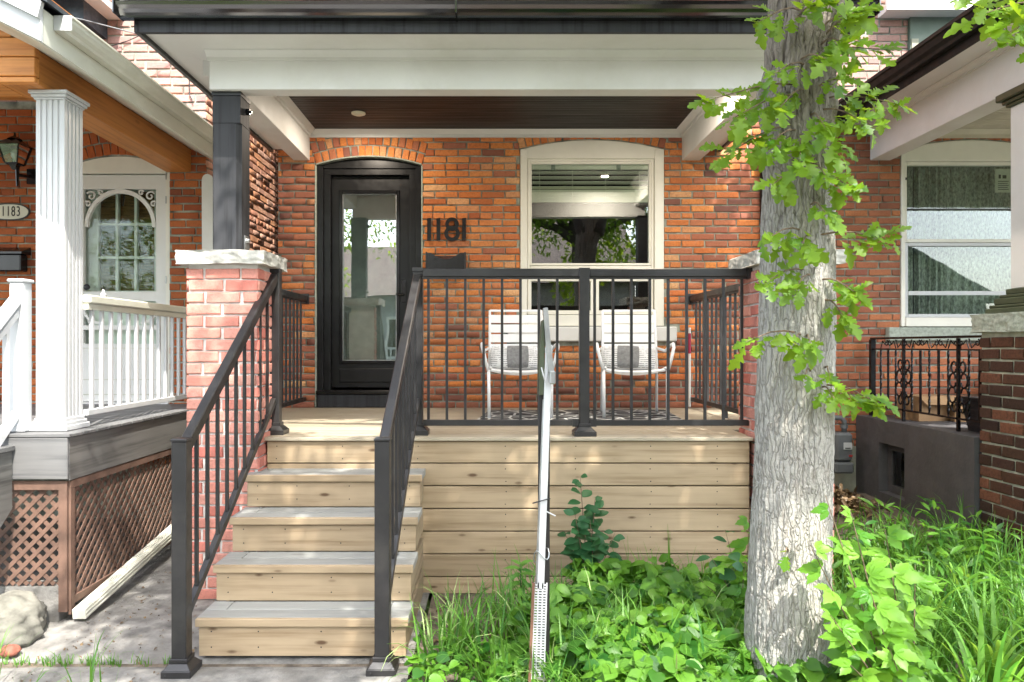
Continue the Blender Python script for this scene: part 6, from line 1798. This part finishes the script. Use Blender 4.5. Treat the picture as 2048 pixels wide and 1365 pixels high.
# shrub with dark oval leaves
geo_o = strip_leaf(oval_st, 0.2, 0.2); oval_me = raw_mesh('leaf', geo_o[0], geo_o[1], M['leaf_shrub'])
def plant(name, label, cat, base, stems, mes, nleaf, size, nrm_bias=(0, -0.6, 0.8), pair=True, rstem=0.005, group=None, outdir=0.9, bend=(0.0, 0.0)):
    t = thing(name, label, cat, base, group)
    for (tip, n) in stems:
        B0 = Vector(base); T = Vector(tip)
        mid = B0.lerp(T, 0.5)+Vector((random.uniform(-.02, .02), 0, 0.03))
        pts = [B0, mid, T]
        MB().tube([B0, B0.lerp(mid, 0.6), mid, mid.lerp(T, 0.6), T], [rstem, rstem*0.9, rstem*0.75, rstem*0.6, rstem*0.3], 6).build('stem', M['bark_twig'], t)
        for k in range(n):
            f = 0.18+0.84*(k+0.5)/n
            p = (B0.lerp(mid, f*2) if f < 0.5 else mid.lerp(T, min(1, f*2-1)))
            ang = (k % 2)*math.pi + random.uniform(-0.9, 0.9) + (k//2)*0.9
            d = Vector((math.cos(ang), math.sin(ang)*0.8-0.25, 0.25+random.uniform(-.4, .3)))*outdir
            s = random.uniform(*size)*(1.0-0.45*max(0, f-0.6)/0.4)
            put_leaf(random.choice(mes), t, p+d*0.01, d, Vector(nrm_bias)+rv()*0.35, s)
    return t
b0 = wp(1180, 1180, 4.12); b0.z = 0.03
plant('shrub', 'young shrub with dark oval leaves standing against the spruce boards', 'shrub', tuple(b0), [(wp(1160, 952, 4.1), 22), (wp(1190, 995, 4.12), 20), (wp(1230, 1065, 4.08), 14), (wp(1128, 1065, 4.1), 13), (wp(1180, 1040, 4.0), 18), (wp(1150, 1030, 4.02), 14)], [oval_me], 0, (0.075, 0.12), rstem=0.004)
# palmate leaves
def palmate(n=5, st=tooth_st, wide=0.8, spread=150):
    VV = []; FF = []; k0 = 0
    for i in range(n):
        a = rad(-spread/2+spread*i/(n-1)); s = (0.7, 0.9, 1.0, 0.9, 0.7)[i] if n == 5 else (0.8, 1.0, 0.8)[i] if n == 3 else 1.0
        g = strip_leaf(st, 0.3, 0.2); V = g[0]*np.array([s*wide, s, s]) + np.array([0, 0.03, 0])
        R = np.array(Matrix.Rotation(-a, 3, 'Z')); VV.append(V@R.T); FF.append(g[1]+k0); k0 += len(V)
    return np.concatenate(VV), np.concatenate(FF)
pm5 = palmate(5); pm3 = palmate(3, tooth_st, 0.95, 110)
creep_me = [raw_mesh('leaf', pm5[0], pm5[1], M['leaf_creeper']), raw_mesh('leaf', pm3[0], pm3[1], M['leaf_creeper'])]
plant('creeper', 'big pale green creeper with three to five leaflets, right in front of the trunk base', 'creeper', (1.56, 2.72, 0.0),
      [(wp(1650, 990, 2.66), 5), (wp(1700, 1020, 2.72), 9), (wp(1620, 1090, 2.66), 8), (wp(1770, 1060, 2.8), 8), (wp(1740, 1180, 2.6), 9), (wp(1660, 1230, 2.55), 9), (wp(1830, 1130, 2.8), 9), (wp(1700, 1330, 2.5), 7), (wp(1780, 1300, 2.5), 8)], creep_me, 0, (0.085, 0.145), nrm_bias=(0, -0.7, 0.75), rstem=0.0035)
plant('creeper', 'leafy creeper beside the spruce boards, just left of the trunk', 'creeper', (1.30, 3.75, 0.0),
      [(wp(1500, 1010, 3.7), 8), (wp(1450, 1060, 3.7), 8), (wp(1420, 1110, 3.65), 7), (wp(1490, 1120, 3.6), 8), (wp(1400, 1160, 3.6), 6)], [creep_me[1], oval_me], 0, (0.08, 0.13), rstem=0.003)
w5 = []
lm = strip_leaf(lance_st, 0.45, 0.25); lance_me = raw_mesh('leaf', lm[0], lm[1], M['leaf_creeper'])
lance_dk = raw_mesh('leaf', lm[0], lm[1], M['grass'])
def whorl(label, px, py, d, n=16, s=0.09, me=lance_me):
    t = wp(px, py, d); b_ = Vector((t.x+0.01, t.y, gz(t.x, t.y)))
    th = thing('weed', label, 'weed', tuple(b_), 'upright weeds with narrow leaves')
    MB().tube([b_, b_.lerp(t, 0.5), t], [0.003, 0.0028, 0.002], 5).build('stem', M['leaf_shrub'], th)
    for k in range(n):
        a = k*2.4; f = 1-0.5*(k/n)**1.2
        p = b_.lerp(t, f)
        put_leaf(me, th, p, (math.cos(a), math.sin(a), 0.55-0.9*(k/n)), Vector((0, -0.5, 1))+rv()*0.2, s*random.uniform(0.8, 1.1)*(0.8+0.4*k/n), wide=1.15)
whorl('upright weed with dark narrow leaves just left of the sign post', 1040, 1128, 3.85, 20, 0.10, lance_dk)
whorl('small pale weed with starry leaves right of the sign post', 1140, 1185, 3.55, 14, 0.085)
whorl('pale starry weed by the brown brick pillar', 1965, 1065, 4.1, 16, 0.11)
whorl('weed with narrow leaves in front of the grey porch wall', 1880, 1060, 4.4, 16, 0.11, lance_dk)
whorl('narrow leaved weed among the grass under the cellar window', 1730, 1050, 4.3, 14, 0.11, lance_dk)
# broad bladed clumps bottom right
def strap_clump(label, cx, cy, n, h, seed):
    random.seed(seed)
    t = thing('daylily', label, 'plant', (cx, cy, gz(cx, cy)), 'broad bladed clumps at bottom right')
    for k in range(n):
        f = Field(); a = random.uniform(0, 6.283); q = random.uniform(0, 0.07)
        x, y = cx+q*math.cos(a), cy+q*math.sin(a)
        f.blade((x, y, gz(x, y)), random.uniform(0.6, 1.0)*h, a, random.uniform(0.2, 0.7), random.uniform(0.018, 0.03), random.uniform(0.8, 1.7), n=9)
        o = f.build('blade', M['leaf_creeper'] if k % 2 else M['grass'], t); del o['kind']
strap_clump('broad bladed clump right of the pale creeper, lowest in the garden', 1.92, 2.85, 20, 0.62, 3)
strap_clump('broad bladed clump in the bottom right corner', 2.25, 2.75, 20, 0.66, 4)
strap_clump('broad bladed clump in front of the brown brick pillar', 2.5, 3.25, 18, 0.62, 5)
strap_clump('broad bladed clump in mid garden behind the creeper', 1.95, 3.35, 16, 0.55, 6)
strap_clump('broad bladed clump nearest the camera right of the pale creeper', 1.80, 2.62, 18, 0.55, 8)
strap_clump('short broad bladed clump in front of the corner clump', 2.08, 2.52, 18, 0.55, 9)
strap_clump('broad bladed clump in the tall grass between creeper and corner clump', 2.12, 3.05, 18, 0.6, 10)
strap_clump('broad bladed clump in tall grass below the cellar window', 2.55, 3.9, 16, 0.52, 12)
random.seed(11)
# dead leaves
lit = Field(); geo_d = [strip_leaf(oak_lo, 0.6, 0.6), strip_leaf(oval_st, 0.5, 0.5)]
for _ in range(900):
    a = random.uniform(0, 6.28); q = abs(random.gauss(0, 1))
    x = 2.78+0.18*q*math.cos(a); y = 5.95+0.22*q*math.sin(a)
    if x > 3.16: continue
    z = gz(x, y)+0.16*math.exp(-q*q*0.8)*random.random()+0.01
    lit.leaf(random.choice(geo_d), (x, y, z), rv(), Vector((0, 0, 1))+rv()*0.9, random.uniform(0.04, 0.07))
for _ in range(260):
    x = random.uniform(-0.36, 1.4); y = random.uniform(3.5, 4.3)
    lit.leaf(random.choice(geo_d), (x, y, gz(x, y)+0.006), rv()*Vector((1, 1, 0.15)), Vector((0, 0, 1))+rv()*0.3, random.uniform(0.02, 0.045))
for _ in range(420):
    x = random.uniform(-2.2, -1.45); y = random.uniform(3.1, 5.2)
    lit.leaf(random.choice(geo_d), (x, y, conc_z(x, y)+0.006), rv()*Vector((1, 1, 0.1)), Vector((0, 0, 1))+rv()*0.2, random.choice((0.007, 0.009, 0.012, 0.02)))
lit.build('leaf_litter', M['litter'])['label'] = 'dry brown dead leaves piled by the foundation and scattered on the soil'

# ------------------------------------------------------------------ across the street (seen mirrored in the glass)
t2 = thing('street_tree', 'large leafy tree across the street, mirrored in the wide window', 'tree', (2.46, -7.5, 0))
limb(t2, [(2.46, -7.5, -0.1), (2.5, -7.5, 2.5), (2.45, -7.5, 4.6)], [0.26, 0.21, 0.2], name='trunk', wob=0.02)
LB = []
for tgt in ((-0.5, -7.8, 7.5), (1.2, -7.2, 9), (4.4, -7.2, 8.2), (5.8, -7.8, 5.2), (-1.6, -7.3, 5.6), (2.8, -8.6, 8.6)):
    LB.append(limb(t2, [(2.45, -7.5, 4.4), ((2.45+tgt[0])/2, (-7.5+tgt[1])/2, (4.4+tgt[2])/2+0.4), tgt], [0.13, 0.08, 0.03], wob=0.15))
f2 = Field()
for L_ in LB:
    for p in L_[3:]:
        for _ in range(5):
            o_ = rv()*1.1; blob((p.x+o_.x, p.y+o_.y*0.8, p.z+o_.z*0.8), (0.5, 0.5, 0.35), 60, fld=f2, size=(0.11, 0.19))
for _ in range(50):
    blob((random.uniform(-4.5, 0), random.uniform(-8.5, -6.5), random.uniform(4.3, 8)), (0.6, 0.6, 0.4), 55, fld=f2, size=(0.11, 0.19))
f2.build('crown', M['leaf_oak'], t2)
t3 = thing('street_tree', 'added leafy tree across the street, covering the sky mirrored in the left screen door', 'tree', (-7.0, -7.5, 0))  # not itself seen; put in to keep sky reflections off the left door
limb(t3, [(-7.0, -7.5, -0.1), (-7.0, -7.5, 2.0), (-6.9, -7.5, 4.0)], [0.26, 0.21, 0.18], name='trunk', wob=0.02)
f3 = Field()
for _ in range(170):
    blob((random.uniform(-10.5, -4.5), random.uniform(-8.6, -6.4), random.uniform(2.6, 8.0)), (0.6, 0.6, 0.4), 50, fld=f3, size=(0.13, 0.2))
f3.build('crown', M['leaf_oak'], t3)
def far_house(label, x0, x1, y, zw, zr, roof_mat, wallc):
    h = thing('house', label, 'house', ((x0+x1)/2, y, 0), 'houses across the street')
    m_ = paint('far wall', wallc, 0.9)
    MB().box(x0, x1, y-9, y, -0.1, zw).build('wall', m_, h)
    xm = (x0+x1)/2
    MB().prism([(y+0.5, zw-0.1), (y-4.5, zr), (y-9.5, zw-0.1)], 'x', x0-0.3, x1+0.3).build('roof', roof_mat, h)
    for k in range(3):
        xx = x0+(x1-x0)*(k+0.5)/3
        f = MB().box(xx-0.55, xx+0.55, y, y+0.05, 1.0, 2.6).build('window', M['white'], h)
        MB().box(xx-0.45, xx+0.45, y+0.051, y+0.06, 1.1, 2.5).build('pane', M['black_gloss'], f)
    # white porch railing
    MB().box(x0, x1, y+1.5, y+1.6, 0.0, 0.6).build('porch_base', m_, h)
    MB().box(x0, x1, y+1.52, y+1.57, 1.35, 1.42).build('porch_rail', M['vinyl'], h)
    for k in range(int((x1-x0)/0.16)):
        MB().box(x0+0.16*k, x0+0.16*k+0.04, y+1.53, y+1.56, 0.6, 1.35).build('baluster', M['vinyl'], h)
    return h
far_house('brown roofed house across the street, mirrored behind the tree in the wide window', -1.5, 5.5, -15, 4.0, 7.2, M['shingle'], (0.30, 0.27, 0.25))
far_house('grey house across the street, mirrored in the front door glass', -9.5, -2.2, -14, 3.4, 5.8, M['shingle'], (0.32, 0.32, 0.33))
h3 = thing('house', 'dark gabled house across the street, mirrored in the right house window', 'house', (14, -15, 0), 'houses across the street')
MB().prism([(9.5, -0.1), (9.5, 4.6), (13.5, 6.4), (19.0, 3.4), (19.0, -0.1)], 'y', -24, -15).build('wall', paint('far dark wall', (0.10, 0.09, 0.09), 0.9), h3)
MB().prism([(9.0, 4.4), (13.5, 6.45), (19.5, 3.15), (19.5, 3.3), (13.5, 6.65), (9.0, 4.6)], 'y', -24.3, -14.7).build('roof', M['shingle_dark'], h3)
ov = thing('overhead_wire', 'overhead street wires mirrored in the right house window', 'wire', (10, -11, 7), None)
for (z0, z1) in ((7.6, 7.2), (6.7, 6.9)):
    MB().tube([(-30, -11, z0+0.5), (5, -11, z0-0.3), (14, -11, z1-0.6), (40, -11, z1+0.4)], 0.02, 5).build('wire', M['plastic'], ov)
